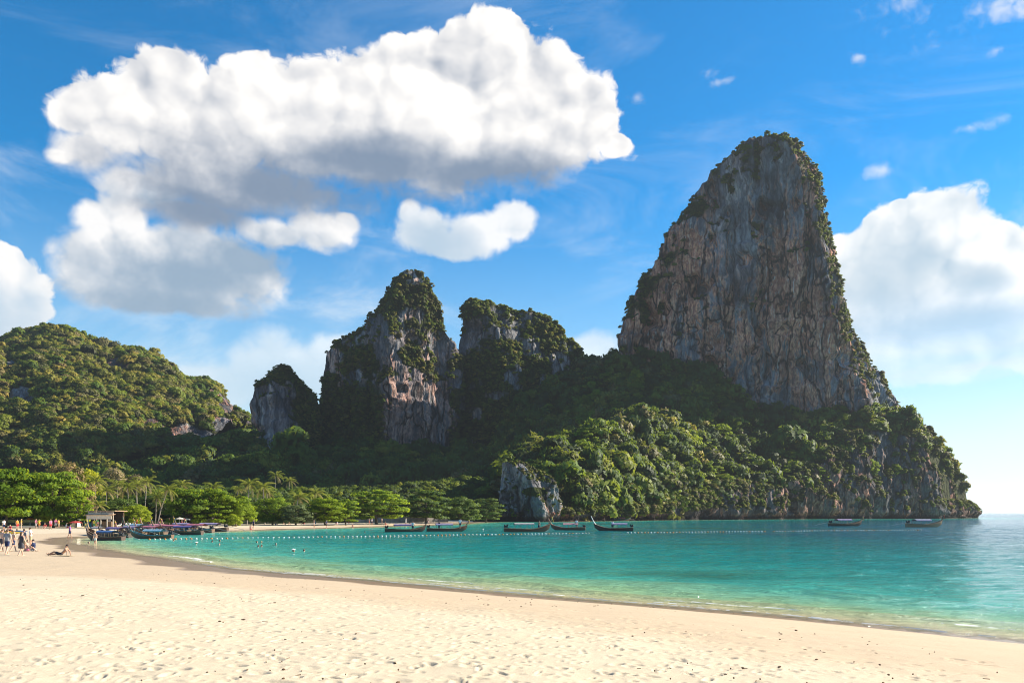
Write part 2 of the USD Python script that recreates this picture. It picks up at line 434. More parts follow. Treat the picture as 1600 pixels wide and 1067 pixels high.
ROCK = rock_material('limestone', 0.74, 2.75, 1.15)
ROCK_WARM = rock_material('limestone_warm', 0.85, 1.9)
ROCK_GREY = rock_material('limestone_grey', 0.15, 2.1)
ROCK_PALE = rock_material('limestone_pale', 0.50, 2.2, 0.8)
ROCK_COAST = rock_material('limestone_sea_cliff', 0.7, 1.5)
LEAVES = [leaf_material('forest_leaves_a', (0.024, 0.058, 0.010), (0.080, 0.140, 0.014), (0.190, 0.220, 0.020), 0.46),
          leaf_material('forest_leaves_b', (0.050, 0.090, 0.012), (0.145, 0.185, 0.018), (0.270, 0.255, 0.028), 0.46),
          leaf_material('forest_leaves_c', (0.095, 0.110, 0.016), (0.210, 0.200, 0.028), (0.330, 0.240, 0.045), 0.42),
          leaf_material('forest_leaves_d', (0.016, 0.036, 0.010), (0.040, 0.075, 0.014), (0.085, 0.125, 0.020), 0.36)]


# ------------------------------------------------------------------ foliage clumps
def leaf_quads(c, n, s, rng, droop=0.0, asp=0.55):
    """rhombic leaves (or sprays of leaves) at c, facing n with jitter; returns vertices, triangles, normals"""
    k = len(c)
    nn = n + rng.normal(0, 0.55, (k, 3))
    nn /= np.linalg.norm(nn, axis=1, keepdims=True)
    t = np.cross(nn, rng.normal(0, 1, (k, 3)))
    t /= np.linalg.norm(t, axis=1, keepdims=True)
    t[:, 2] -= droop
    t /= np.linalg.norm(t, axis=1, keepdims=True)
    b = np.cross(nn, t)
    s = np.asarray(s)[:, None]
    v = np.stack([c - t * s, c + b * s * asp + nn * s * 0.12, c + t * s, c - b * s * asp + nn * s * 0.12], 1).reshape(-1, 3)
    i = np.arange(k) * 4
    f = np.vstack([np.stack([i, i + 2, i + 1], 1), np.stack([i, i + 3, i + 2], 1)])
    return v, f, np.repeat(nn, 4, 0)


def crown_mesh(rng, clumps=26, per=34, leaf=0.16, flat=0.75, rc=(0.28, 0.45), low=-0.15, bend=0.55, lift=0.0):
    """a crown of radius about 1 round the origin: clumps of leaves on an uneven dome"""
    V, F, N, o = [], [], [], 0
    for k in range(clumps):
        a = rng.uniform(0, 2 * math.pi)
        u = rng.uniform(low, 1)
        rr = rng.uniform(0.55, 0.80)
        c = np.array([math.cos(a) * math.sqrt(max(0, 1 - u * u)), math.sin(a) * math.sqrt(max(0, 1 - u * u)), u * flat + lift]) * rr
        r = rng.uniform(*rc)
        d = rng.normal(0, 1, (per, 3))
        d /= np.linalg.norm(d, axis=1, keepdims=True)
        d[:, 2] = np.where(d[:, 2] < -0.25, -d[:, 2] * 0.6, d[:, 2])
        pc = c + d * r * np.array([1, 1, 0.72]) * rng.uniform(0.72, 1.05, (per, 1))
        out = pc.copy()
        out[:, 2] = out[:, 2] / flat + 0.2
        out /= np.maximum(np.linalg.norm(out, axis=1, keepdims=True), 1e-6)
        nrm = d * bend + out * (1 - bend)
        v, f, n = leaf_quads(pc, nrm, leaf * rng.uniform(0.7, 1.25, per), rng)
        nb = n * 0.30 + np.repeat(nrm, 4, 0) * 0.85
        nb /= np.linalg.norm(nb, axis=1, keepdims=True)
        V.append(v), F.append(f + o), N.append(nb)
        o += len(v)
    return np.vstack(V), np.vstack(F), np.vstack(N)


def scatter(name, label, pts, size, protos, rng, yscale=(0.8, 1.2)):
    """one mass of foliage: an instancer whose prototypes are crowns"""
    path = numbered('/World', name)
    pi = UsdGeom.PointInstancer.Define(stage, path)
    rel = pi.CreatePrototypesRel()
    for k, (mesh, mat) in enumerate(protos):
        m = put('crown', (mesh[0], mesh[1]), mat, parent=path, normals=mesh[2])
        rel.AddTarget(m.GetPath())
    n = len(pts)
    pi.CreatePositionsAttr(Vt.Vec3fArray.FromNumpy(pts.astype(np.float32)))
    pi.CreateProtoIndicesAttr(Vt.IntArray.FromNumpy(rng.integers(0, len(protos), n).astype(np.int32)))
    a = rng.uniform(0, 2 * math.pi, n)
    tx, ty = rng.normal(0, 0.12, n), rng.normal(0, 0.12, n)
    q = np.stack([np.cos(a / 2), tx, ty, np.sin(a / 2)], 1)
    q /= np.linalg.norm(q, axis=1, keepdims=True)
    pi.CreateOrientationsAttr([Gf.Quath(float(w), float(x), float(y), float(z)) for w, x, y, z in q])
    sc = np.stack([size, size, size * rng.uniform(*yscale, n)], 1)
    pi.CreateScalesAttr(Vt.Vec3fArray.FromNumpy(sc.astype(np.float32)))
    tag(pi, label, None, None, 'stuff')
    return pi


def sample_mesh(v, f, w, n, rng):
    """n points on the triangles, by area times the weight per vertex"""
    a, b, c = v[f[:, 0]], v[f[:, 1]], v[f[:, 2]]
    fn = np.cross(b - a, c - a)
    ar = np.linalg.norm(fn, axis=1) * 0.5
    wt = ar * w[f].mean(1)
    k = rng.choice(len(f), n, p=wt / wt.sum())
    r1, r2 = np.sqrt(rng.random(n)), rng.random(n)
    p = a[k] * (1 - r1)[:, None] + b[k] * (r1 * (1 - r2))[:, None] + c[k] * (r1 * r2)[:, None]
    nn = fn[k] / np.maximum(np.linalg.norm(fn[k], axis=1, keepdims=True), 1e-9)
    return p, nn


_r = np.random.default_rng(11)
FAR_CROWNS = [(crown_mesh(_r, 22, 30, 0.17, f, (0.30, 0.48)), LEAVES[(0, 1, 3, 0, 2, 3, 1, 0)[i]]) for i, f in enumerate([0.7, 0.85, 1.25, 1.0, 0.75, 0.6, 0.95, 1.4])]
NEAR_CROWNS = [(crown_mesh(_r, 46, 64, 0.085, f, (0.22, 0.36)), LEAVES[(0, 1, 3, 0)[i]]) for i, f in enumerate([0.75, 0.95, 1.2, 0.85])]
SHRUBS = [(crown_mesh(_r, 14, 26, 0.22, f, (0.34, 0.55), low=-0.5), LEAVES[i % 3]) for i, f in enumerate([0.8, 1.1, 0.9])]
DRY = leaf_material('dry_shrub_leaves', (0.05, 0.055, 0.018), (0.11, 0.10, 0.03), (0.19, 0.13, 0.045), 0.25)
SHRUBS_DRY = SHRUBS + [((SHRUBS[0][0]), DRY), ((SHRUBS[1][0]), DRY)]


# ------------------------------------------------------------------ rock towers
def tower(name, label, rows, Y0, dL, dC, dR, back, mat, nz=260, M=520, amp=1.0, seed=0, veg_fn=None, flute=1.0, sharp=2.0, zbase=-4.0, front=0.78, kind='structure', cat=None, crag=0.0):
    """a limestone tower: at each height (a photograph row) its plan runs from the left outline over the front corner to the right outline and round the back"""
    rows = np.array(sorted(rows), float)               # y, xL, xC, xR
    ztop = EYE + (HY - rows[0, 0]) * Y0 / FPX
    t = np.linspace(0, 1, nz)
    zz = zbase + (ztop - zbase) * (1 - (1 - t) ** 1.15)
    zz[-1] = ztop
    py = HY - (zz - EYE) * FPX / Y0
    pyc = np.clip(py, rows[0, 0], rows[-1, 0])
    xl, xc, xr = (np.interp(pyc, rows[:, 0], rows[:, i]) for i in (1, 2, 3))
    w = (xr - xl) * Y0 / FPX
    yl, yc, yr = Y0 + dL * w, Y0 - dC * w, Y0 + dR * w
    X = lambda p, y: (p - CX) * y / FPX
    L, C, R = np.stack([X(xl, yl), yl], 1), np.stack([X(xc, yc), yc], 1), np.stack([X(xr, yr), yr], 1)
    B1 = np.stack([R[:, 0] * 0.8 + L[:, 0] * 0.2, Y0 + back * w], 1)
    B2 = np.stack([R[:, 0] * 0.25 + L[:, 0] * 0.75, Y0 + back * w * 0.92], 1)
    ctrl = np.stack([L, C, R, B1, B2], 1)               # nz,5,2
    seg = [0.42, front - 0.42, (1 - front) / 3, (1 - front) / 3, (1 - front) / 3]
    cnt = [max(3, int(round(M * s))) for s in seg]
    ring = []
    for i in range(5):
        a, b = ctrl[:, i], ctrl[:, (i + 1) % 5]
        u = (np.arange(cnt[i]) / cnt[i])[None, :, None]
        ring.append(a[:, None] * (1 - u) + b[:, None] * u)
    ring = np.concatenate(ring, 1)
    Mt = ring.shape[1]
    k = np.exp(-0.5 * (np.arange(-30, 31) / (M * 0.006 * sharp)) ** 2)
    k /= k.sum()
    pad = np.concatenate([ring[:, -30:], ring, ring[:, :30]], 1)
    sm = sum(k[j] * pad[:, j:j + Mt] for j in range(61))
    ring = sm
    v = np.concatenate([ring, np.repeat(zz[:, None, None], Mt, 1)], 2).reshape(-1, 3)
    f = grid_faces(nz, Mt, True)
    n = vnormals(v, f)
    if (n[:, :2] * (v[:, :2] - v[:, :2].mean(0))).sum() < 0:
        f = f[:, ::-1]
        n = -n
    edge = np.repeat(np.clip(w / 30.0, 0.08, 1.0), Mt)
    q = v.copy()
    warp = (fbm(v / 30.0, 3, seed + 40) - 0.5) * 14
    q[:, 0] += warp
    q[:, 1] += warp * 0.5
    big = (fbm(v / np.array([26, 26, 42]), 4, seed) - 0.5) * 10.0
    rib = (ridged(q / np.array([9.0, 9.0, 60.0]), 4, seed + 7) - 0.55) * 6.5 * flute
    fine = (fbm(v / np.array([2.6, 2.6, 9.0]), 4, seed + 15) - 0.5) * 2.6
    cave = -np.maximum(0, fbm(v / np.array([9, 9, 15]), 3, seed + 23) - 0.58) * 44
    hgt = (v[:, 2] + 26 * fbm(v / np.array([17, 17, 40.0]), 3, seed + 31)) / 10.5
    saw = hgt - np.floor(hgt)
    ledge = np.where(saw < 0.86, saw / 0.86, (1 - saw) / 0.14) * 2.4 * sstep(fbm(v / np.array([15, 15, 22.0]), 3, seed + 33), 0.36, 0.62)
    gully = -np.maximum(0, ridged(q / np.array([23.0, 23.0, 170.0]), 2, seed + 37) - 0.78) * 40
    disp = (big + rib + fine + cave + ledge + gully) * amp * edge
    if crag:
        disp = disp + (ridged(v / np.array([2.2, 2.2, 3.2]), 3, seed + 61) - 0.6) * crag
    hn = n.copy()
    hn[:, 2] *= 0.35
    v2 = v + hn * disp[:, None]
    tp = np.repeat(np.clip((t - 0.55) / 0.45, 0, 1) ** 2, Mt)
    v2[:, 2] += (ridged(np.c_[v2[:, :2] / 6.0, 0 * v2[:, 2]], 3, seed + 51) - 0.62) * 4.5 * tp * min(1.0, amp * 1.6)
    # cap
    top = v2[-Mt:].mean(0) + np.array([0, 0, 0.4])
    v2 = np.vstack([v2, top])
    i0 = (nz - 1) * Mt + np.arange(Mt)
    capf = np.stack([i0, np.roll(i0, -1), np.full(Mt, len(v2) - 1)], 1)
    f = np.vstack([f, capf])
    n2 = vnormals(v2, f)
    if n2[-1, 2] < 0:
        f[-Mt:] = f[-Mt:, ::-1]
        n2 = vnormals(v2, f)
    n2s = n2
    vg = np.clip(sstep(n2s[:, 2], 0.28, 0.62) * 1.1, 0, 1)
    if veg_fn is not None:
        pxx, pyy = CX + v2[:, 0] * FPX / v2[:, 1], HY - (v2[:, 2] - EYE) * FPX / v2[:, 1]
        vg = np.clip(veg_fn(v2, n2s, pxx, pyy, vg), 0, 1)
    if kind == 'structure':
        tag(put(name, (v2, f), mat, normals=n2, primvars={'veg': vg}), label, None, None, kind)
        return v2, f, n2, vg
    t = thing(name, label, cat)
    put('rock_face', (v2, f), mat, parent=t, normals=n2, primvars={'veg': vg})
    return v2, f, n2, vg, t


def ridge(name, label, foot, crest, mat, ns=420, nt=170, seed=0, amp=1.0, back=90.0, power=0.8, veg=0.8):
    """a long hill: its front rises from the foot line to the crest line (both lists of points), then falls away behind"""
    foot, crest = np.array(foot, float), np.array(crest, float)
    s = np.linspace(0, 1, ns)
    def along(p):
        l = np.r_[0, np.cumsum(np.linalg.norm(np.diff(p[:, :2], axis=0), axis=1))]
        return np.stack([np.interp(s * l[-1], l, p[:, i]) for i in range(3)], 1)
    A, B = along(foot), along(crest)
    t = np.r_[np.linspace(0, 1, nt), 1 + np.linspace(0, 1, 26)[1:]]
    V = np.zeros((len(t), ns, 3))
    for i, u in enumerate(t):
        if u <= 1:
            V[i, :, :2] = A[:, :2] * (1 - u) + B[:, :2] * u
            V[i, :, 2] = A[:, 2] + (B[:, 2] - A[:, 2]) * (1 - (1 - u) ** (1 / power))
        else:
            q = u - 1
            dirv = B[:, :2] - A[:, :2]
            dirv = dirv / np.linalg.norm(dirv, axis=1, keepdims=True)
            V[i, :, :2] = B[:, :2] + dirv * back * q
            V[i, :, 2] = B[:, 2] * (1 - q ** 1.6) + 2 * q
    v = V.reshape(-1, 3)
    f = grid_faces(len(t), ns)
    n = vnormals(v, f)
    if n[:, 2].mean() < 0:
        f, n = f[:, ::-1], -n
    tt = np.repeat(np.clip(1 - np.abs(t - 1) * 0.0, 0, 1), ns)
    disp = (ridged(v / np.array([9, 9, 40.0]), 3, seed + 8) - 0.55) * 7 * sstep(v[:, 0], -270, -235) + (fbm(v / 48.0, 4, seed) - 0.5) * 26 + (ridged(v / np.array([24, 24, 60.0]), 3, seed + 4) - 0.5) * 13 + (fbm(v / 7.0, 3, seed + 9) - 0.5) * 4
    fade = np.repeat(np.clip(np.minimum(1, 0.5 + np.abs(t - 1) * 1.2), 0, 1), ns)
    v2 = v + n * (disp * amp * fade)[:, None]
    n2 = vnormals(v2, f)
    vg = np.clip(sstep(n2[:, 2], 0.22, 0.5) * 0.5 + veg + (fbm(v2 / 20.0, 4, seed + 3) - 0.5) * 3.0, 0, 1)
    X_, Y_ = CX + v2[:, 0] * FPX / v2[:, 1], HY - (v2[:, 2] - EYE) * FPX / v2[:, 1]
    bare = sstep(X_, 318, 345) * sstep(Y_, 606, 622) * sstep(Y_, 668, 655) * sstep(fbm(v2 / 12.0, 3, seed + 6), 0.36, 0.50) + 0.9 * sstep(np.hypot((X_ - 30) / 26, (Y_ - 622) / 20), 1.2, 0.6) + 0.8 * sstep(np.hypot((X_ - 15) / 16, (Y_ - 570) / 12), 1.2, 0.6)
    bare = bare + 0.9 * sstep(fbm(v2 / 26.0, 4, seed + 12), 0.585, 0.64)
    vg = vg * (1 - np.clip(bare, 0, 1) * 0.95)
    m = put(name, (v2, f), mat, normals=n2, primvars={'veg': vg})
    tag(m, label, None, None, 'structure')
    return v2, f, n2, vg
# ------------------------------------------------------------------ mountains
rng = np.random.default_rng(5)


def veg_T1(v, n, X, Y, vg):
    nb = fbm(v / 14.0, 4, 77)
    top = sstep(Y, 285, 232 + 0 * Y) * sstep(n[:, 2], -0.05, 0.35)
    right = sstep(n[:, 0], 0.30, 0.7) * sstep(nb, 0.30, 0.48)
    xl = np.interp(Y, [212, 300, 400, 480, 560], [1200, 1105, 1042, 985, 963])
    left = sstep(X, xl + 34, xl + 2) * sstep(nb, 0.46, 0.64) * 0.85
    foot = sstep(Y, 560, 620) * sstep(X, 1130, 1060)
    xc = np.interp(Y, [212, 260, 350, 440, 520, 600, 660], [1210, 1243, 1268, 1291, 1312, 1345, 1364])
    bare = sstep(X, xl + 30, xl + 75) * sstep(X, xc + 6, xc - 14) * sstep(Y, 262, 296) * (1 - 0.9 * sstep(nb, 0.60, 0.68))
    return np.maximum.reduce([vg * sstep(nb, 0.40, 0.56), top * sstep(nb, 0.3, 0.5), right, left, foot]) * (1 - 0.95 * bare * (1 - foot))


T1 = tower('limestone_mountain', 'huge tapering limestone mountain whose bare streaked face drops behind the wooded slope, tallest of all',
           [(212, 1182, 1210, 1224), (220, 1160, 1216, 1238), (230, 1140, 1224, 1248), (245, 1124, 1236, 1262), (274, 1098, 1248, 1276), (309, 1074, 1258, 1284), (328, 1056, 1263, 1288), (350, 1040, 1268, 1291), (383, 1030, 1278, 1298), (407, 1016, 1284, 1303),
            (421, 1000, 1288, 1305), (454, 990, 1292, 1311), (483, 976, 1298, 1322), (525, 966, 1310, 1336), (560, 950, 1324, 1354), (600, 940, 1343, 1382), (640, 925, 1358, 1412), (700, 905, 1372, 1436), (812, 900, 1385, 1450)],
           457, 0.20, 0.05, 0.10, 0.9, ROCK, nz=380, M=900, amp=0.74, seed=3, veg_fn=veg_T1, sharp=1.2, front=0.82)


def veg_T2(v, n, X, Y, vg):
    nb = fbm(v / 12.0, 4, 31)
    top = sstep(Y, 560, 500) * sstep(nb, 0.28, 0.42)
    left = sstep(X, 604, 585) * sstep(nb, 0.44, 0.56)
    leftfoot = sstep(X, 608, 590) * sstep(Y, 560, 640) * 0.9
    mid = sstep(Y, 640, 560) * sstep(nb, 0.5, 0.62)
    bare = sstep(X, 604, 612) * sstep(X, 706, 696) * sstep(Y, 585, 610) + 0.8 * sstep(X, 560, 575) * sstep(X, 612, 600) * sstep(Y, 480, 500) * sstep(Y, 560, 530)
    bare = np.clip(bare + 0.75 * sstep(Y, 500, 530) * sstep(X, 606, 612) * sstep(nb, 0.58, 0.5), 0, 1)
    return np.maximum.reduce([vg * sstep(nb, 0.38, 0.55), top * 0.9, left, leftfoot, mid, sstep(X, 690, 705)]) * (1 - 0.95 * bare)


T2 = tower('limestone_mountain', 'pointed limestone peak with a pale orange lower face, between the small left stack and the notch',
           [(422, 630, 638, 646), (430, 620, 632, 662), (445, 611, 624, 674), (462, 601, 612, 688), (490, 576, 606, 700), (515, 544, 605, 706), (533, 516, 605, 716), (560, 508, 606, 722), (600, 500, 606, 724), (650, 497, 606, 718),
            (725, 497, 607, 700), (812, 490, 607, 700)], 466, 0.28, 0.10, 0.36, 0.75, ROCK_PALE, nz=270, M=620, amp=0.62, seed=21, veg_fn=veg_T2, sharp=1.2)


def veg_T3(v, n, X, Y, vg):
    nb = fbm(v / 11.0, 4, 51)
    bare = sstep(nb, 0.54, 0.46) * sstep(Y, 492, 505) * sstep(Y, 640, 600)
    return (1 - 0.55 * bare) * np.maximum.reduce([vg, sstep(nb, 0.34, 0.47) * sstep(Y, 470, 520), sstep(Y, 590, 640) * sstep(nb, 0.36, 0.5), sstep(Y, 505, 485) * 0.9 * sstep(nb, 0.35, 0.5)])


T3 = tower('limestone_mountain', 'broad flat topped limestone block, mostly green, right of the notch beside the pointed peak',
           [(470, 730, 739, 748), (476, 727, 740, 800), (482, 725, 740, 838), (490, 722, 745, 858), (502, 719, 760, 878), (516, 716, 775, 893), (540, 712, 780, 908), (565, 708, 785, 918), (600, 704, 790, 928), (680, 712, 800, 930), (812, 705, 800, 935)],
           506, 0.08, 0.10, 0.25, 0.5, ROCK_GREY, nz=200, M=560, amp=0.42, seed=41, veg_fn=veg_T3, sharp=1.5)


def veg_T1p(v, n, X, Y, vg):
    nb = fbm(v / 9.0, 4, 61)
    Yb = Y + (nb - 0.5) * 90
    bare = sstep(X + (nb - 0.5) * 60, 466, 446) * sstep(Yb, 596, 606) * (1 - 0.9 * sstep(nb, 0.57, 0.63))
    return np.maximum.reduce([vg, sstep(X, 440, 470) * 0.95, sstep(Yb, 612, 598)]) * (1 - 0.95 * bare)


T4 = tower('limestone_mountain', 'small limestone stack with a bare pale face and leafy crown, leftmost of the bare rocks',
           [(573, 434, 440, 448), (579, 424, 434, 458), (587, 413, 428, 468), (600, 404, 424, 484), (615, 399, 424, 493), (630, 397, 424, 499), (660, 399, 426, 504), (720, 401, 430, 505), (812, 400, 430, 505)],
           456, 0.25, 0.12, 0.35, 0.7, ROCK_GREY, nz=140, M=300, amp=0.62, crag=1.0, seed=61, veg_fn=veg_T1p, sharp=1.5)


def veg_T5(v, n, X, Y, vg):
    nb = fbm(v / 8.0, 4, 71)
    return np.maximum(vg, sstep(nb, 0.52, 0.62) * sstep(Y, 790, 770)) * (1 - 0.9 * sstep(nb, 0.47, 0.42))


T5 = tower('rocky_headland', 'lower limestone headland right of the huge mountain, dropping to the open sea',
           [(662, 1428, 1436, 1441), (668, 1418, 1438, 1449), (682, 1402, 1440, 1460), (704, 1392, 1442, 1474), (730, 1386, 1444, 1485), (760, 1382, 1444, 1494), (786, 1380, 1446, 1502), (812, 1378, 1448, 1513)],
           462, 0.10, 0.12, 0.25, 0.8, ROCK_WARM, nz=150, M=420, amp=0.42, seed=81, veg_fn=veg_T5, sharp=2.0)

H1 = ridge('wooded_hill', 'long green hill at the left edge behind the beach trees, sunlit, with pale bare patches',
           [tuple(atY(*a)) for a in [(-420, 745, 390), (-150, 745, 390), (0, 748, 390), (120, 742, 405), (230, 717, 435), (310, 692, 475), (372, 680, 520)]],
           [tuple(atY(*a)) for a in [(-420, 567, 650), (-150, 547, 650), (0, 534, 650), (30, 526, 650), (70, 518, 650), (100, 522, 650), (135, 539, 650), (160, 547, 650), (200, 548, 650), (240, 560, 650), (265, 578, 650),
                                    (290, 597, 650), (325, 602, 650), (345, 618, 645), (366, 643, 640), (374, 675, 625)]], ROCK_WARM, seed=14, amp=0.95, power=0.82, veg=0.95)

# ------------------------------------------------------------------ wooded ground and sea cliffs
xs, ys = np.arange(-330, 300, 1.9), np.arange(140, 640, 1.9)
gx, gy = np.meshgrid(xs, ys)
gz = terrain_z(gx, gy)
v = np.stack([gx, gy, gz], -1).reshape(-1, 3)
f = grid_faces(len(ys), len(xs))
n = vnormals(v, f)
f = f[(v[f][:, :, 2] > -3.2).any(1)]
vg = np.ones(len(v))
tag(put('wooded_ground', (v, f), ROCK_WARM, normals=n, primvars={'veg': vg}), 'ground under the trees', None, None, 'structure')
GROUND = (v, f, n, vg)


def sea_cliff():
    k = np.where((_cls[:, 0] > -9) & (_cls[:, 1] > 276) & (_cls[:, 1] < 640))[0]
    c = _cls[k[0]:k[-1]]
    L = np.r_[0, np.cumsum(np.linalg.norm(np.diff(c, axis=0), axis=1))]
    s = np.arange(0, L[-1], 0.55)
    c = np.stack([np.interp(s, L, c[:, i]) for i in (0, 1)], 1)
    kk = np.exp(-np.linspace(-2, 2, 41) ** 2)
    kk /= kk.sum()
    cs = np.stack([np.convolve(np.pad(c[:, i], 20, mode='edge'), kk, 'valid') for i in (0, 1)], 1)
    t = np.gradient(cs, axis=0)
    t /= np.linalg.norm(t, axis=1, keepdims=True)
    inw = np.stack([-t[:, 1], t[:, 0]], 1)
    ins = cs + inw * 8.0
    h = np.clip(_rbf(ins / 100) + 1.5, 5, 34)
    h = np.maximum(h * (0.30 + 0.70 * sstep(c[:, 0], 60, 110) + 0.35 * sstep(c[:, 0], 130, 180)), 3.0)
    h = np.maximum(h * (1 - 0.80 * sstep(c[:, 0], 222, 252)), 2.6)
    h = np.convolve(np.pad(h, 20, mode='edge'), kk, 'valid') * (0.8 + 0.5 * fbm(np.c_[s / 14.0, 0 * s, 0 * s], 3, 2))
    u = np.r_[np.linspace(0, 1, 56), 1 + np.linspace(0, 1, 8)[1:]]
    V = np.zeros((len(u), len(s), 3))
    for i, q in enumerate(u):
        if q <= 1:
            z = -2 + (h + 2) * q
            off = 0.20 * h * q ** 1.5 + 1.8 * np.exp(-((z - 1.0) / 1.5) ** 2)
        else:
            z = h + (q - 1) * 1.0
            off = 0.20 * h + (q - 1) * 9
        V[i, :, :2] = c + inw * np.asarray(off)[:, None]
        V[i, :, 2] = z
    v = V.reshape(-1, 3)
    f = grid_faces(len(u), len(s))
    n = vnormals(v, f)
    if (n[:, 1] < 0).mean() < 0.5:
        f, n = f[:, ::-1], -n
    q = v.copy()
    q[:, :2] += (fbm(v / 9.0, 3, 3)[:, None] - 0.5) * 6
    up = np.repeat(sstep(np.r_[np.linspace(0, 1, 56), np.ones(7) * 1.0], 0.0, 0.15), len(s))
    top = np.repeat(np.r_[np.ones(56), np.linspace(1, 0.2, 7)], len(s))
    disp = (ridged(q / np.array([5.5, 5.5, 30.0]), 4, 5) - 0.55) * 4.6 + (fbm(v / np.array([13, 13, 12.0]), 3, 8) - 0.5) * 8 + (fbm(v / np.array([1.6, 1.6, 3.0]), 3, 9) - 0.5) * 1.6 - np.maximum(0, fbm(v / np.array([6, 6, 7.0]), 3, 12) - 0.58) * 22
    hn = n.copy()
    hn[:, 2] *= 0.25
    v = v + hn * (disp * top)[:, None]
    n = vnormals(v, f)
    vg = np.clip(sstep(n[:, 2], 0.35, 0.65) * sstep(v[:, 2], 3, 6) + sstep(fbm(v / np.array([5, 5, 8.0]), 4, 14) + 0.14 * sstep(v[:, 0], 110, 60) - 0.09 * sstep(v[:, 0], 130, 170), 0.50, 0.60) * sstep(v[:, 2], 4 - 2.5 * sstep(v[:, 0], 110, 60), 8 - 4 * sstep(v[:, 0], 110, 60)) * 0.9, 0, 1)
    tag(put('sea_cliff', (v, f), ROCK_COAST, normals=n, primvars={'veg': vg}), 'low pitted cliff along the water under the wooded slope', None, None, 'structure')
    return v, f, n, vg


COASTCLIFF = sea_cliff()


def veg_R(v, n, X, Y, vg):
    nb = fbm(v / 4.0, 4, 91)
    return np.maximum(np.maximum(vg * sstep(nb, 0.3, 0.5), sstep(n[:, 2], 0.15, 0.5) * sstep(nb, 0.34, 0.5)), sstep(np.hypot((X - 835) / 22, (Y - 768) / 8), 1.1, 0.7))


ROCKR = tower('rock_outcrop', 'lone grey rock standing in the shallows with grassy top, behind the anchored boats', [(724, 788, 800, 816), (730, 786, 806, 834), (738, 785, 815, 851), (750, 784, 826, 866), (768, 783, 836, 874), (785, 784, 842, 877), (800, 786, 846, 876), (813, 790, 848, 872), (818, 790, 848, 872)],
              286, 0.16, 0.20, 0.10, 0.55, ROCK_GREY, nz=110, M=300, amp=0.26, crag=1.6, seed=95, veg_fn=veg_R, sharp=1.0, kind='thing', cat='rock')


def in_view(p, m=60):
    X, Y = CX + p[:, 0] * FPX / np.maximum(p[:, 1], 1), HY - (p[:, 2] - EYE) * FPX / np.maximum(p[:, 1], 1)
    return (X > -250 - m) & (X < 1850 + m) & (p[:, 1] > 20)


def tower_shrubs(T, n, lo, hi, name, label, protos, pw=1.5, zmin=3.0):
    v, f, nn, vg = T
    w = np.where((v[:, 2] > zmin) & (nn[:, 1] < 0.55), vg ** pw, 0)
    p, fn = sample_mesh(v, f, w, n, rng)
    size = rng.uniform(lo, hi, n) * rng.choice([0.7, 1.0, 1.35], n)
    p = p + fn * np.array([0.35, 0.35, 0.1]) * size[:, None]
    scatter(name, label, p, size, protos, rng, (0.75, 1.15))


tower_shrubs(T1, 11000, 0.65, 1.5, 'cliff_shrubs', 'shrubs and small trees clinging to the ledges and top of the huge mountain', SHRUBS_DRY)
tower_shrubs(T2, 5600, 0.6, 1.45, 'cliff_shrubs', 'shrubs on the pointed peak', SHRUBS_DRY)
tower_shrubs(T3, 6000, 0.65, 1.6, 'cliff_shrubs', 'shrubs covering the broad flat topped block', SHRUBS)
tower_shrubs(T4, 2000, 0.45, 1.05, 'cliff_shrubs', 'shrubs on the small stack at the left', SHRUBS_DRY)
tower_shrubs(T5, 2200, 0.6, 1.3, 'cliff_shrubs', 'shrubs on the headland by the open sea', SHRUBS_DRY)

HILL_CROWNS = [(FAR_CROWNS[0][0], LEAVES[1]), (FAR_CROWNS[1][0], LEAVES[1]), (FAR_CROWNS[2][0], LEAVES[0]), (FAR_CROWNS[3][0], LEAVES[2]), (FAR_CROWNS[4][0], LEAVES[2]), (FAR_CROWNS[5][0], DRY), (FAR_CROWNS[6][0], DRY), (FAR_CROWNS[1][0], LEAVES[2])]
v, f, nn, vg = H1
p, fn = sample_mesh(v, f, np.where((vg > 0.25) & (nn[:, 1] < 0.5), vg, 0), 21000, rng)
k = in_view(p)
p = p[k]
size = rng.gamma(4.5, 0.40, len(p)) + 0.7
scatter('hillside_forest', 'dense wood covering the long hill at the left edge', p + np.array([0, 0, 0.3]) * size[:, None], size, HILL_CROWNS, rng, (0.75, 1.4))

v, f, nn, vg = GROUND
d = d_land(v[:, 0], v[:, 1])
beach = (v[:, 0] < 0) & (d < 34)
w = np.where((v[:, 2] > 2.0) & ~beach & ((nn[:, 2] > 0.25) | ((v[:, 0] < 75) & (v[:, 0] > -12))), 1.0, 0) * sstep(d, 2, 4)
w = w * ~((v[:, 0] < 25) & (v[:, 0] > -14) & (v[:, 1] < 300))
w = w * (1 + 2.0 * ((v[:, 0] < 75) & (v[:, 0] > -12) & (d < 16)))
p, fn = sample_mesh(v, f, w, 17000, rng)
k = in_view(p)
p = p[k]
size = rng.gamma(5, 0.56, len(p)) + 1.0
flat = (p[:, 0] < -5) & (p[:, 1] < 385)
size = np.where(flat, np.clip(size, 1.6, 4.2), size)
hp = p + np.array([0, 0, 0.55]) * size[:, None]
scatter('beach_wood', 'dense wood on the flat ground behind the beach trees', hp[flat], size[flat], NEAR_CROWNS, rng, (0.8, 1.3))
p, size, hp = p[~flat], size[~flat], hp[~flat]
scatter('slope_forest', 'dense wood on the slopes between the rocks and the shore', hp, size, FAR_CROWNS + [(FAR_CROWNS[4][0], DRY)], rng, (0.75, 1.5))
v, f, nn, vg = COASTCLIFF
p, fn = sample_mesh(v, f, vg ** 1.5 * (v[:, 2] > 2.2), 4200, rng)
scatter('cliff_shrubs', 'shrubs hanging over the sea cliff', p + fn * 0.3, rng.uniform(0.6, 1.6, len(p)), SHRUBS_DRY, rng)

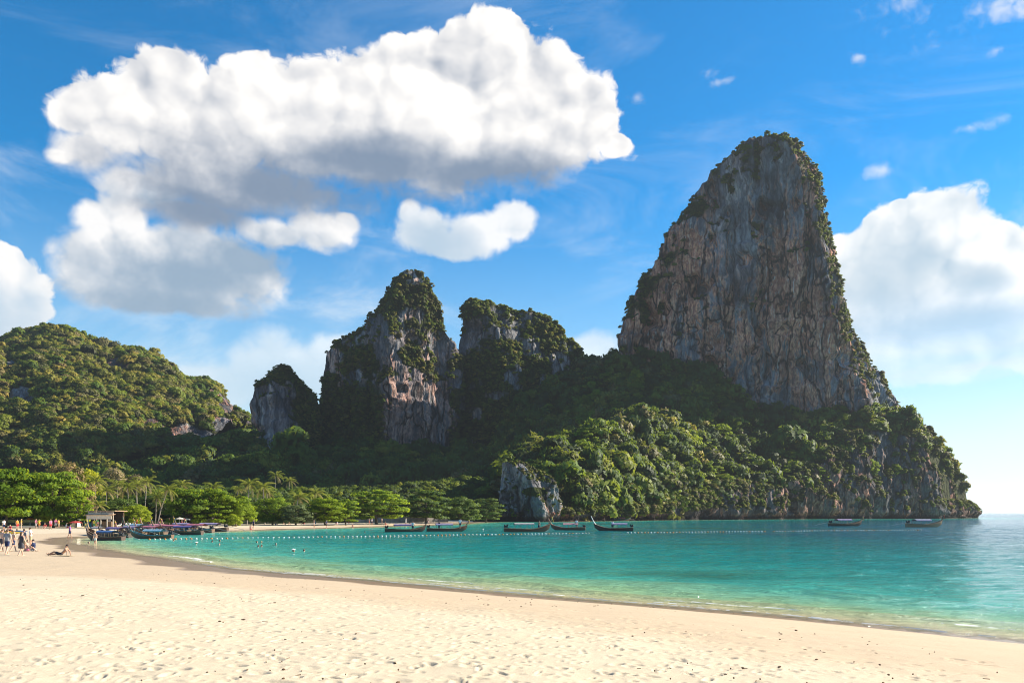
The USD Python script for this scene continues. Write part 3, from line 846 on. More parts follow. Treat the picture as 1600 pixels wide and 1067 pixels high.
v, f, nn, vg, _t = ROCKR
p, fn = sample_mesh(v, f, np.where(v[:, 2] > 2, vg ** 1.5, 0), 420, rng)
_k = ~((p[:, 2] < 12) & (fn[:, 2] < 0.35))
p = p[_k]
scatter('rock_plants', 'grass and small shrubs on the lone rock in the shallows', p, rng.uniform(0.3, 0.8, len(p)), SHRUBS_DRY, rng)
# ------------------------------------------------------------------ sea and sand
def polar(radii, fine, n_fine, n_coarse):
    a = np.r_[np.linspace(-fine, fine, n_fine), np.linspace(fine, 2 * math.pi - fine, n_coarse + 2)[1:-1]]
    R, A = np.meshgrid(radii, a, indexing='ij')
    return R * np.sin(A), R * np.cos(A), len(radii), len(a)


def sea_material():
    g = G()
    P = g.pos()
    dep = g.attr('depth')
    n1 = g.noise(g.vm('multiply', P, (0.05, 0.16, 0.0)), 1.0, 3.0, 0.6)
    patch = g.noise(g.vm('multiply', P, (0.016, 0.035, 0.0)), 1.0, 4.0, 0.6)
    dd = dep * g.m('multiply_add', n1, 0.7, 0.65)
    c = g.ramp(g.m('multiply', dd, 1 / 6.0, clamp=True), [(0.0, (0.50, 0.37, 0.25)), (0.02, (0.46, 0.40, 0.22)), (0.06, (0.26, 0.42, 0.22)), (0.13, (0.05, 0.33, 0.26)), (0.30, (0.002, 0.21, 0.190)), (0.7, (0.002, 0.125, 0.130)), (1.0, (0.002, 0.085, 0.115))])
    weed = g.ss(patch, 0.54, 0.66) * g.ss(dep, 0.4, 1.2)
    c = g.mix(weed * 0.75, c, (0.012, 0.085, 0.055))
    h1 = g.noise(g.vm('multiply', P, (1.0, 2.4, 1.0)), 1.0, 6.0, 0.70, distortion=0.5)
    h2 = g.noise(g.vm('multiply', P, (0.22, 0.42, 1.0)), 1.0, 4.0, 0.6, distortion=0.5)
    h = h1 * 0.34 + h2 * 0.95
    b = g.add('bump', 'normal', height=h, distance=1.0, strength=0.75)
    body = g.add('principled_bsdf', 'BSDF', base_color=c, roughness=0.06, ior=1.33, specular_ior_level=0.22, normal=b)
    alpha = g.ss(dep, -0.01, 0.13, 0.10, 1.0)
    film = g.mixs(0.10, g.add('transparent_bsdf', 'BSDF', color=(0.93, 0.95, 0.92)), g.add('glossy_bsdf', 'BSDF', color=(0.9, 0.9, 0.9), roughness=0.12, normal=b))
    return g.build('sea_water', surface=g.mixs(alpha, film, body))


rad = np.r_[np.geomspace(10, 420, 620), np.geomspace(420, 24000, 60)[1:]]
X, Y, nr, na = polar(rad, math.radians(40), 520, 60)
d = d_land(X, Y)
depth = np.where(d > 0, 0, -d * 0.058 + 0.40 * (1 - np.exp(np.minimum(d, 0) / 7.0)))
rr = np.hypot(X, Y)
z = ((fbm(np.stack([X / 3.4, Y / 1.6, 0 * X], -1), 3, 2) - 0.5) * 0.16 + (fbm(np.stack([X / 12, Y / 5, 0 * X], -1), 2, 6) - 0.5) * 0.20) * sstep(rr, 330, 160) * sstep(-d, 0.2, 6)
# low swell folding over along the beach
sw = (np.exp(-((-d - 3.2 + (fbm(np.stack([X / 9, Y / 9, 0 * X], -1), 2, 12) - .5) * 3) / 0.55) ** 2) * 0.10 + np.exp(-((-d - 7.5 + (fbm(np.stack([X / 12, Y / 12, 0 * X], -1), 2, 13) - .5) * 5) / 1.0) ** 2) * 0.12)
z = z + sw * sstep(rr, 120, 60)
v = np.stack([X, Y, z], -1).reshape(-1, 3)
f = grid_faces(nr, na, True)
f = f[:, ::-1] if np.cross(v[f[0, 1]] - v[f[0, 0]], v[f[0, 2]] - v[f[0, 0]])[2] < 0 else f
keep = (d.ravel()[f] < 9).any(1)
f = f[keep]
used = np.unique(f)
idx = np.zeros(len(v), int)
idx[used] = np.arange(len(used))
tag(put('sea', (v[used], idx[f]), sea_material(), normals=vnormals(v[used], idx[f]), primvars={'depth': depth.ravel()[used]}), 'clear green and turquoise bay', None, None, 'structure')


def sand_material():
    g = G()
    P = g.pos()
    dl = g.attr('inland')
    pit = g.attr('pit')
    big = g.noise(P, 0.16, 4.0, 0.6)
    mid = g.noise(P, 1.4, 4.0, 0.6)
    fine = g.noise(P, 38.0, 4.0, 0.7)
    grain = g.noise(P, 320.0, 2.0, 0.7)
    dry = g.mix(mid, (0.475, 0.390, 0.268), (0.565, 0.480, 0.350))
    damp = g.mix(mid, (0.430, 0.330, 0.215), (0.490, 0.385, 0.265))
    wet = (0.25, 0.165, 0.10)
    t = dl + (big - 0.5) * 5.0 + (mid - 0.5) * 1.6
    c = g.mix(g.ss(t, 10.0, 13.0), damp, dry)
    wt = g.ss(dl + (big - 0.5) * 4.5, 2.9, 2.0) * g.ss(dl, -1.6, -0.1)
    c = g.mix(wt, c, wet)
    c = g.mix(g.ss(fine, 0.25, 0.7, 0.84, 1.04, kind='linear'), (0, 0, 0), c)
    c = g.mix(g.ss(grain, 0.2, 0.8, 0.86, 1.06, kind='linear'), (0, 0, 0), c)
    speck = g.ss(g.voro(P, 3.2, 0.0), 0.045, 0.025) * g.ss(g.noise(P, 0.5, 2.0), 0.52, 0.62)
    c = g.mix(speck * 0.7, c, (0.10, 0.065, 0.035))
    rough = g.m('multiply_add', wt, -0.68, 0.92)
    b = g.add('bump', 'normal', height=fine * 0.7 + mid * 1.2, distance=0.012, strength=0.8)
    return g.build('sand', surface=g.add('principled_bsdf', 'BSDF', base_color=c, roughness=rough, specular_ior_level=0.35, normal=b))


rad = np.r_[np.geomspace(0.6, 5.5, 14)[:-1], np.geomspace(5.5, 90, 760), np.geomspace(90, 420, 70)[1:]]
X, Y, nr, na = polar(rad, math.radians(37), 560, 50)
d = d_land(X, Y)
z = sand_z(X, Y, d)
rr = np.hypot(X, Y)
# trodden sand: footprints as pressed hollows with low rims, many where it is dry, few on the damp strip
fr = np.random.default_rng(3)
FP = []
for (cell, r0, r1) in ((0.23, 3.0, 24.0), (0.42, 24.0, 45.0), (0.65, 45.0, 75.0)):
    gxx, gyy = np.meshgrid(np.arange(-r1, r1, cell), np.arange(2, r1, cell))
    q = np.stack([gxx.ravel(), gyy.ravel()], 1) + fr.uniform(-0.5, 0.5, (gxx.size, 2)) * cell
    rq = np.hypot(q[:, 0], q[:, 1])
    q = q[(rq > r0) & (rq < r1) & (np.abs(np.arctan2(q[:, 0], q[:, 1])) < math.radians(42))]
    FP.append(q)
FP = np.vstack(FP)
fd = d_land(FP[:, 0], FP[:, 1])
dens = sstep(fd + (fbm(np.c_[FP / 6.0, 0 * fd], 3, 19) - 0.5) * 9, 7.0, 14.0) * 0.80 + 0.035
dens = np.where(fd < 1.2, 0, dens)
FP = FP[fr.random(len(FP)) < dens]
fang, fl, fw, fdp = fr.uniform(0, math.pi, len(FP)), fr.gamma(7, 0.0115, len(FP)), fr.gamma(7, 0.0062, len(FP)), np.minimum(fr.gamma(1.8, 0.0085, len(FP)) + 0.003, 0.032)
sel = (rr.ravel() > 3) & (rr.ravel() < 80) & (d.ravel() > 0.5) & (np.abs(np.arctan2(X.ravel(), Y.ravel())) < math.radians(41))
pts = np.stack([X.ravel()[sel], Y.ravel()[sel]], 1)
dz = np.zeros(len(pts))
_, nn_ = cKDTree(FP).query(pts, k=4, workers=-1)
for k in range(4):
    i = nn_[:, k]
    dx, dy = pts[:, 0] - FP[i, 0], pts[:, 1] - FP[i, 1]
    c_, s_ = np.cos(fang[i]), np.sin(fang[i])
    e = np.sqrt(((dx * c_ + dy * s_) / fl[i]) ** 2 + ((-dx * s_ + dy * c_) / fw[i]) ** 2)
    dz += -fdp[i] * np.exp(-(e ** 2.6) * 0.9) + fdp[i] * 0.42 * np.exp(-((e - 1.55) / 0.45) ** 2)
zz = np.zeros(X.size)
zz[sel] = dz * sstep(rr.ravel()[sel], 78, 50)
drym = sstep(d + (fbm(np.stack([X / 6, Y / 6, 0 * X], -1), 3, 19) - 0.5) * 9, 5, 11)
lump = (fbm(np.stack([X / 0.55, Y / 0.55, 0 * X], -1), 3, 33) - 0.5) * 0.035 * drym + (fbm(np.stack([X / 3.5, Y / 3.5, 0 * X], -1), 3, 35) - 0.5) * 0.10 * sstep(d, 1, 7)
z = z + (zz.reshape(X.shape) + lump * sstep(rr, 130, 60))
v = np.stack([X, Y, z], -1).reshape(-1, 3)
f = grid_faces(nr, na, True)
f = f[:, ::-1] if np.cross(v[f[0, 1]] - v[f[0, 0]], v[f[0, 2]] - v[f[0, 0]])[2] < 0 else f
keep = (d.ravel()[f] > -26).any(1) & (v[f][:, :, 1] < 300).all(1)
f = f[keep]
used = np.unique(f)
idx = np.zeros(len(v), int)
idx[used] = np.arange(len(used))
tag(put('sand_beach', (v[used], idx[f]), sand_material(), normals=vnormals(v[used], idx[f]), primvars={'inland': d.ravel()[used], 'pit': zz[used]}), 'pale trodden sand with a damp strip along the water', None, None, 'structure')

# ------------------------------------------------------------------ air
g = G()
hz = g.build('haze', volume=g.add('principled_volume', 'volume', color=(0.80, 0.90, 1.0), density=HAZE, anisotropy=0.25))
tag(put('haze', trimesh.creation.box(bounds=[[-25000, -25000, -9], [25000, 27000, 340]]), hz), kind='stuff')

# scraps the tide left: bits of leaf, bark and shell
def litter():
    r_ = np.random.default_rng(23)
    V, F, o = [], [], 0
    n = 700
    a = r_.uniform(-0.66, 0.66, n)
    rr_ = 6.5 * np.exp(r_.uniform(0, 1.9, n))
    x_, y_ = rr_ * np.sin(a), rr_ * np.cos(a)
    cl = fbm(np.c_[x_ / 3.0, y_ / 3.0, 0 * x_], 3, 41)
    d_ = d_land(x_, y_)
    ok = (d_ > 1.5) & (cl > 0.50)
    for x0, y0 in zip(x_[ok], y_[ok]):
        z0 = float(np.interp(0, [0, 1], [0, 0])) + float(sand_z(np.array([x0]), np.array([y0]))[0])
        k = r_.integers(0, 3)
        l = r_.gamma(4, 0.0055)
        ang = r_.uniform(0, math.pi)
        if k == 0:
            m = trimesh.creation.box([l * 2.2, 0.008, 0.008])
        else:
            m = trimesh.creation.icosphere(0, 1.0)
            m.apply_scale([l, l * r_.uniform(0.4, 0.8), 0.012])
        m.apply_transform(trimesh.transformations.rotation_matrix(ang, [0, 0, 1]) @ trimesh.transformations.rotation_matrix(r_.normal(0, 0.2), [1, 0, 0]))
        V.append(m.vertices + [x0, y0, z0 + 0.012]), F.append(m.faces + o)
        o += len(m.vertices)
    return np.vstack(V), np.vstack(F)


tag(put('beach_litter', litter(), simple('dry_litter', (0.12, 0.075, 0.045), 0.9, 0.5, 3.0, 0.1)), 'scattered bits of dry leaf and bark on the sand', None, None, 'stuff')
# ------------------------------------------------------------------ trees of the beach
def tube(path, radii, sides=7):
    path = np.asarray(path, float)
    radii = np.broadcast_to(radii, len(path))
    t = np.gradient(path, axis=0)
    t /= np.maximum(np.linalg.norm(t, axis=1, keepdims=True), 1e-9)
    ref = np.array([0, 0, 1.0]) if abs(t[:, 2]).mean() < 0.8 else np.array([1.0, 0, 0])
    a = np.cross(t, ref)
    a /= np.maximum(np.linalg.norm(a, axis=1, keepdims=True), 1e-9)
    b = np.cross(t, a)
    th = np.linspace(0, 2 * math.pi, sides, endpoint=False)
    v = path[:, None] + radii[:, None, None] * (np.cos(th)[None, :, None] * a[:, None] + np.sin(th)[None, :, None] * b[:, None])
    v = v.reshape(-1, 3)
    f = grid_faces(len(path), sides, True)
    n = len(v)
    v = np.vstack([v, path[0], path[-1]])
    k = np.arange(sides)
    e = (len(path) - 1) * sides
    f = np.vstack([f, np.stack([(k + 1) % sides, k, np.full(sides, n)], 1), np.stack([e + k, e + (k + 1) % sides, np.full(sides, n + 1)], 1)])
    m = trimesh.Trimesh(v, f, process=False)
    if m.volume < 0:
        m.faces = m.faces[:, ::-1]
    return m


def join(ms):
    return trimesh.util.concatenate([trimesh.Trimesh(np.asarray(m.vertices), np.asarray(m.faces), process=False) for m in ms])


def box(sx, sy, sz, x=0, y=0, z=0, rz=0.0, ry=0.0, rx=0.0):
    m = trimesh.creation.box([sx, sy, sz])
    for ang, ax in ((rx, [1, 0, 0]), (ry, [0, 1, 0]), (rz, [0, 0, 1])):
        if ang:
            m.apply_transform(trimesh.transformations.rotation_matrix(ang, ax))
    m.apply_translation([x, y, z])
    return m


BARK = simple('bark', (0.14, 0.115, 0.09), 0.9, 0.35, 3.0, 0.1, streak=(4, 4, 1))
PALM_BARK = simple('palm_bark', (0.26, 0.225, 0.185), 0.9, 0.3, 6.0, 0.1, streak=(1, 1, 5))
BEACH_LEAVES = {
    'bright': leaf_material('beach_leaves_bright', (0.080, 0.150, 0.010), (0.175, 0.260, 0.012), (0.300, 0.350, 0.020), 0.58, 0.05, (0.40, 0.46, 0.02)),
    'green': leaf_material('beach_leaves_green', (0.055, 0.130, 0.014), (0.150, 0.235, 0.018), (0.260, 0.325, 0.030), 0.58, 0.05, (0.40, 0.46, 0.02)),
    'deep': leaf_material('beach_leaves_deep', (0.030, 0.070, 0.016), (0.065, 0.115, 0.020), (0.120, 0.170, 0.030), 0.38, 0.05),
    'pale': leaf_material('beach_leaves_pale', (0.090, 0.130, 0.050), (0.170, 0.210, 0.080), (0.260, 0.280, 0.110), 0.35, 0.05),
    'yellow': leaf_material('beach_leaves_yellow', (0.180, 0.230, 0.010), (0.330, 0.350, 0.012), (0.450, 0.430, 0.020), 0.58, 0.05, (0.40, 0.46, 0.02)),
    'brown': leaf_material('beach_leaves_brown', (0.110, 0.090, 0.035), (0.200, 0.140, 0.060), (0.290, 0.200, 0.090), 0.30, 0.05),
    'tan': leaf_material('beach_leaves_tan', (0.150, 0.115, 0.060), (0.240, 0.185, 0.095), (0.300, 0.240, 0.130), 0.30, 0.05)}
for _k, _c in (('palm', ((0.085, 0.120, 0.014), (0.190, 0.220, 0.024), (0.360, 0.340, 0.060))), ):
    PALM_LEAF = leaf_material('palm_fronds', *_c, 0.45, 0.08, (0.32, 0.34, 0.04))
PALM_DRY = leaf_material('palm_fronds_dry', (0.16, 0.12, 0.045), (0.26, 0.20, 0.08), (0.34, 0.27, 0.11), 0.3, 0.08)


def define_class(name):
    return stage.CreateClassPrim(f'/World/{name}').GetPath()


def broadleaf(kind, H, R, rng, clumps=46, per=120, leaf=0.30, flat=0.42, trunk_h=0.28, tier=True, lean=0.1, dense=1.0, aspect=1.0):
    """a spreading tree of height H and crown radius R at the origin: trunk with limbs, and a crown of leafy layers"""
    V, F, N, o = [], [], [], 0
    limbs = []
    base_top = np.array([rng.normal(0, lean) * H * 0.3, rng.normal(0, lean) * H * 0.3, H * trunk_h])
    limbs.append(tube([np.zeros(3), base_top * np.array([.4, .4, .5]) + rng.normal(0, .05, 3), base_top, base_top * np.array([1.2, 1.2, 2.2])], np.array([0.055, 0.042, 0.034, 0.018]) * H * 0.62, 8))
    for k in range(clumps):
        a = k * 2.399 + rng.uniform(-.4, .4)
        u = (k + 0.5) / clumps
        zc = H * (0.17 + 0.76 * u)
        prof = math.sqrt(max(0.02, 1 - ((u - 0.30) / 0.74) ** 2)) if u > 0.30 else 0.80 + 0.20 * u / 0.3
        rr = R * prof * math.sqrt(rng.uniform(0.30, 0.95))
        if k % 4 == 3:
            rr *= 0.5
        c = np.array([math.cos(a) * rr, math.sin(a) * rr * aspect, zc + rng.normal(0, 0.03) * H])
        r = R * rng.uniform(0.20, 0.36)
        n_ = int(per * dense * (r / (0.28 * R)) ** 1.6)
        d = rng.normal(0, 1, (n_, 3))
        d /= np.linalg.norm(d, axis=1, keepdims=True)
        d[:, 2] = np.where(d[:, 2] < 0, d[:, 2] * 0.5, d[:, 2])
        pc = c + d * r * np.array([1, 1, flat]) * rng.uniform(0.55, 1.08, (n_, 1))
        up = np.array([0, 0, 1.0])
        nrm = d * 0.6 + up * (0.7 if tier else 0.3) + np.r_[c[:2] / max(R, 1e-6), 0.1] * 0.45
        nrm /= np.linalg.norm(nrm, axis=1, keepdims=True)
        v, f, n = leaf_quads(pc, nrm, leaf * rng.uniform(0.65, 1.3, n_), rng, droop=0.25)
        nb = n * 0.6 + np.repeat(nrm, 4, 0) * 0.6
        nb /= np.linalg.norm(nb, axis=1, keepdims=True)
        V.append(v), F.append(f + o), N.append(nb)
        o += len(v)
        if k % 2 == 0:
            st = base_top * (0.75 + 0.5 * u)
            mid = (st + c) / 2 + np.array([0, 0, -0.04 * H + rng.normal(0, .02) * H])
            limbs.append(tube([st, mid, c], np.array([0.016, 0.010, 0.004]) * H * 0.7, 5))
    cp = define_class(f'{kind}')
    put('trunk', join(limbs), BARK, parent=cp, smooth=True)
    crown = (np.vstack(V), np.vstack(F), np.vstack(N))
    return cp, crown


def finish_tree(cp, crown, mat):
    put('crown', (crown[0], crown[1]), mat, parent=cp, normals=crown[2])
    return str(cp)


_tr = np.random.default_rng(41)
TREE_SHAPES = {}
for nm, kw in (('spreading', dict(H=10, R=6.5, clumps=56, per=130, leaf=0.34, flat=0.38)), ('round', dict(H=10, R=5.5, clumps=50, per=130, leaf=0.30, flat=0.6, tier=False)),
               ('layered', dict(H=10, R=6.0, clumps=40, per=120, leaf=0.36, flat=0.26)), ('tall', dict(H=12, R=4.6, clumps=46, per=110, leaf=0.32, flat=0.55, tier=False, trunk_h=0.2)),
               ('wispy', dict(H=12, R=4.6, clumps=54, per=90, leaf=0.26, flat=0.8, tier=False, trunk_h=0.25)), ('bush', dict(H=5, R=4.2, clumps=36, per=110, leaf=0.26, flat=0.6, tier=False, trunk_h=0.12))):
    for tone in dict(spreading=('bright', 'green'), round=('green', 'pale', 'yellow', 'deep', 'bright'), layered=('bright', 'green', 'deep'), tall=('green', 'deep'), wispy=('brown', 'tan'), bush=('bright', 'deep', 'green'))[nm]:
        if nm not in TREE_SHAPES:
            TREE_SHAPES[nm] = None
        r_ = np.random.default_rng(len(TREE_SHAPES) * 7 + 3)
        cp, crown = broadleaf(f'{nm}_{tone}_tree_kind', rng=r_, **kw)
        TREE_SHAPES[(nm, tone)] = (finish_tree(cp, crown, BEACH_LEAVES[tone]), kw['H'], kw['R'])


def ground_z(x, y):
    d = d_land(np.array([x]), np.array([y]))
    s = sand_z(np.array([x]), np.array([y]), d)[0]
    t = terrain_z(np.array([x]), np.array([y]))[0]
    return float(max(s, t))


def plant(name, shape, tone, cx_, top, hw, Y, label, group=None, rz=None, cat='tree', sink=0.2):
    """a tree whose crown shows at photograph column cx_, with top row and half width, at depth Y"""
    ref, H, R = TREE_SHAPES[(shape, tone)]
    x = (cx_ - CX) * Y / FPX
    z = ground_z(x, Y) - sink
    h = (EYE + (HY - top) * Y / FPX - z) * 1.02
    w = hw * Y / FPX * 1.10
    return thing(name, label, cat, (x, Y, z), rng.uniform(0, 360) if rz is None else rz, (w / R, w / R, h / H), group, ref=ref)


TG = 'broadleaf trees along the back of the beach'
for a in [
    ('beach_tree', 'spreading', 'bright', 8, 729, 52, 146, 'huge bright green spreading tree at the left edge of the beach'),
    ('beach_tree', 'spreading', 'green', 84, 736, 46, 152, 'big green spreading tree right of the huge one, behind the beach goers'),
    ('beach_tree', 'layered', 'bright', 118, 772, 26, 150, 'low bright green crown in front of the brown feathery tree'),
    ('beach_tree', 'wispy', 'brown', 104, 722, 26, 176, 'tall feathery brown tree rising behind the green crowns at the left', None, None),
    ('beach_tree', 'wispy', 'brown', 132, 752, 18, 170, 'shorter feathery brown tree beside the two storey hut'),
    ('beach_tree', 'round', 'yellow', 137, 736, 21, 205, 'vivid yellow green tree above the palms, only its dome showing'),
    ('beach_tree', 'wispy', 'tan', 178, 734, 23, 225, 'dry tan crowned tree behind the palm cluster, left one of two'),
    ('beach_tree', 'wispy', 'tan', 212, 744, 18, 228, 'dry tan crowned tree behind the palm cluster, right one of two'),
    ('beach_tree', 'round', 'deep', 190, 780, 26, 178, 'dark green rounded tree right behind the two storey hut'),
    ('beach_tree', 'round', 'bright', 211, 790, 19, 176, 'small bright green tree standing right of the two storey hut'),
    ('beach_tree', 'spreading', 'green', 298, 762, 36, 172, 'wide green tree right of the tall palms, left half of the clump'),
    ('beach_tree', 'layered', 'bright', 338, 764, 34, 174, 'wide layered tree in the middle of the clump right of the palms'),
    ('beach_tree', 'round', 'bright', 374, 778, 26, 178, 'bright rounded tree at the right end of the clump beside the twin palms'),
    ('beach_bush', 'bush', 'bright', 364, 805, 11, 168, 'low bright bush at the foot of the clump right of the palms', None, None, 'bush'),
    ('beach_tree', 'round', 'green', 426, 778, 28, 186, 'dense rounded green tree just right of the twin palms'),
    ('beach_tree', 'round', 'pale', 462, 788, 27, 184, 'pale grey green tree between the rounded tree and the vivid one'),
    ('beach_tree', 'spreading', 'bright', 508, 777, 30, 188, 'vivid light green spreading tree in the middle of the far beach'),
    ('beach_tree', 'layered', 'green', 540, 779, 22, 192, 'narrow layered green tree right of the vivid one'),
    ('beach_tree', 'layered', 'green', 588, 764, 42, 208, 'wide open tiered tree standing over the low wall'),
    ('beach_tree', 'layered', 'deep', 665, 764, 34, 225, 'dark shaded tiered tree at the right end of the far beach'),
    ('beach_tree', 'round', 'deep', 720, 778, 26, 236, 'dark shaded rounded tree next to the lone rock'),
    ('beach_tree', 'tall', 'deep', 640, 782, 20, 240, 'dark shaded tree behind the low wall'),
]:
    plant(*a[:8], **({'cat': a[10]} if len(a) > 10 else {}))

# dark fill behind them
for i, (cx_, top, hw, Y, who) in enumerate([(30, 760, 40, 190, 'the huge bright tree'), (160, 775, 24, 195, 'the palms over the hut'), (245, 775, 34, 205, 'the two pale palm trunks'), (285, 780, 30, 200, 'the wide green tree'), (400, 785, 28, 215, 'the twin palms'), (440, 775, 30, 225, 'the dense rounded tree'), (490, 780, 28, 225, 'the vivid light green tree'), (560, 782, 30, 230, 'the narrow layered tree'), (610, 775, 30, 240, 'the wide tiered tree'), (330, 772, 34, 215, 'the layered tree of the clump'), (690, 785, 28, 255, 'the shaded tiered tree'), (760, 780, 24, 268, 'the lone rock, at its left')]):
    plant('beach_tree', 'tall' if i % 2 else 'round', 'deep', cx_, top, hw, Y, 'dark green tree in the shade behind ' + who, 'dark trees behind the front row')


# ------------------------------------------------------------------ palms
def palm_kind(name, H, lean, rng, fronds=19, L=3.6, dry=4):
    cp = define_class(name)
    t = np.linspace(0, 1, 12)
    bx = lean * (t ** 1.6) * H
    path = np.stack([bx, 0.06 * H * np.sin(t * 2.2) * lean * 2, t * H], 1)
    put('trunk', tube(path, np.interp(t, [0, .08, .3, 1], [0.24, 0.17, 0.135, 0.10]), 8), PALM_BARK, parent=cp, smooth=True)
    top = path[-1]
    for k in range(fronds):
        a = k * 2.399 + rng.uniform(-0.2, 0.2)
        u = (k + 0.5) / fronds
        el = math.radians(78 - 118 * u + rng.normal(0, 6))
        l = L * rng.uniform(0.85, 1.1) * (0.8 if u < 0.15 else 1)
        s = np.linspace(0, 1, 12)
        dirh = np.array([math.cos(a), math.sin(a), 0])
        ang = el - s * math.radians(62 - 18 * u) * (1 + 0.3 * s)
        step = np.stack([np.cos(ang)[:, None] * dirh[None]], 0)[0] + np.sin(ang)[:, None] * np.array([0, 0, 1.0])
        c = top + np.vstack([np.zeros(3), np.cumsum(step[:-1] * l / 11, 0)])
        side = np.array([-math.sin(a), math.cos(a), 0])
        V, F = [], []
        rach = tube(c, np.linspace(0.03, 0.006, 12), 4)
        V.append(rach.vertices), F.append(rach.faces)
        o = len(rach.vertices)
        pos = np.linspace(0.12, 0.98, 22)
        for q in pos:
            p = np.array([np.interp(q, s, c[:, i]) for i in range(3)])
            tg = np.array([np.interp(q, s, step[:, i]) for i in range(3)])
            ll = 0.78 * l / 3.6 * (0.35 + 0.65 * math.sin(math.pi * min(1, q * 0.92 + 0.08)) ** 0.7)
            for sd in (-1, 1):
                dv = side * sd * 0.72 + tg * 0.55 + np.array([0, 0, -0.38 - 0.2 * rng.random()])
                dv /= np.linalg.norm(dv)
                w = tg * 0.042
                V.append(np.array([p - w, p + w, p + dv * ll * 0.6 + w * 0.8, p + dv * ll + np.array([0, 0, -0.12 * ll]), p + dv * ll * 0.6 - w * 0.8]))
                F.append(np.array([[0, 1, 2], [0, 2, 4], [4, 2, 3]]) + o)
                o += 5
        put('frond', (np.vstack(V), np.vstack(F)), PALM_DRY if k >= fronds - dry else PALM_LEAF, parent=cp)
    nuts = []
    for k in range(6):
        b = trimesh.creation.icosphere(1, 0.13)
        b.apply_translation(top + np.array([math.cos(k) * 0.24, math.sin(k) * 0.24, -0.22]))
        nuts.append(b)
    put('coconut_cluster', join(nuts), PALM_LEAF, parent=cp, smooth=True)
    return str(cp), H, lean


_pr = np.random.default_rng(8)
PALMS = [palm_kind('coconut_palm_straight_kind', 11.0, 0.04, _pr), palm_kind('coconut_palm_leaning_kind', 11.0, 0.24, _pr), palm_kind('coconut_palm_short_kind', 6.5, 0.08, _pr, 17, 3.2)]


def palm(kind, crown_x, crown_y, Y, label, group=None, rz=0, scale=1.0):
    ref, H, lean = PALMS[kind]
    zt = EYE + (HY - crown_y) * Y / FPX
    xt = (crown_x - CX) * Y / FPX
    z = ground_z(xt, Y) - 0.15
    sz = (zt - z) / H
    scale = sz = max(sz * 1.12, 0.5)
    z = zt - H * sz
    x = xt - math.cos(math.radians(rz)) * lean * H * scale
    y = Y - math.sin(math.radians(rz)) * lean * H * scale
    thing('coconut_palm', label, 'palm tree', (x, y, z), rz, (scale, scale, sz), group, ref=ref)


for a in [
    (0, 245, 777, 166, 'coconut palm with a pale straight trunk, left one of two behind the boats', 20, 1.15),
    (1, 262, 764, 166, 'coconut palm with a pale leaning trunk, right one of two behind the boats', 8, 1.15),
    (2, 251, 790, 172, 'short coconut palm between the two pale trunked palms', 40, 0.9),
    (0, 167, 766, 178, 'coconut palm above the hut roof, left of the palm cluster', 70, 1.2),
    (0, 183, 757, 184, 'coconut palm in the palm cluster above the hut, second from the left', 130, 1.25),
    (0, 199, 760, 182, 'coconut palm with hanging pale fronds at the middle of the cluster above the hut', 200, 1.3),
    (1, 215, 757, 190, 'coconut palm at the right of the cluster above the hut', 120, 1.2),
    (0, 229, 752, 200, 'tall coconut palm behind the pale trunked pair', 10, 1.2),
    (0, 150, 750, 196, 'coconut palm rising behind the yellow green dome', 60, 1.1),
    (0, 284, 757, 196, 'coconut palm crown just above the wide green tree', 90, 1.1),
    (0, 334, 760, 204, 'coconut palm crown standing above the layered tree', 30, 1.1),
    (0, 389, 756, 192, 'slim coconut palm with a tall bare trunk, left of the twin palms', 0, 1.05),
    (0, 411, 760, 194, 'slim coconut palm, right of the twin palms', 200, 1.05),
    (0, 417, 768, 205, 'shaded coconut palm close behind the right twin palm', 140, 1.0),
    (0, 372, 764, 228, 'coconut palm in the shade behind the twin palms', 70, 1.0),
    (0, 431, 742, 300, 'thin tall shaded palm in the dark wood right of the twin palms', 45, 1.1),
    (0, 452, 750, 292, 'thin shaded palm in the dark wood above the rounded tree', 100, 1.1),
    (2, 466, 776, 205, 'coconut palm showing behind the pale grey green tree', 30, 1.1),
    (0, 494, 769, 204, 'coconut palm crown above the vivid light green tree', 80, 1.1),
    (2, 152, 788, 165, 'small coconut palm with yellowing fronds left of the hut', 15, 1.0),
]:
    palm(a[0], a[1], a[2], a[3], a[4], None, a[5], a[6])

# ------------------------------------------------------------------ single trees that stand out on the wooded slope
SG = 'larger trees on the wooded slope under the huge mountain'
_s = np.random.default_rng(77)
gv, gf, gn, gvg = GROUND
_d = d_land(gv[:, 0], gv[:, 1])
_X, _Y = CX + gv[:, 0] * FPX / gv[:, 1], HY - (gv[:, 2] - EYE) * FPX / gv[:, 1]
_w = np.where((_d > 5) & (gv[:, 2] > 4) & ((_X > 885) | (gv[:, 1] > 310)) & (_X > 850) & (_X < 1440) & (gv[:, 1] < 470) & (gn[:, 1] < 0.3), 1.0, 0)
p, fn = sample_mesh(gv, gf, _w, 1500, _s)
keepp = []
for q in p:
    if all(np.hypot(*(q[:2] - k[:2])) > 6.8 for k in keepp):
        keepp.append(q)
WORDS = {('round', 'bright'): 'bright rounded', ('round', 'green'): 'mid green rounded', ('layered', 'green'): 'mid green layered', ('round', 'deep'): 'dark rounded', ('tall', 'green'): 'tall narrow green', ('layered', 'bright'): 'bright layered'}
found = {}
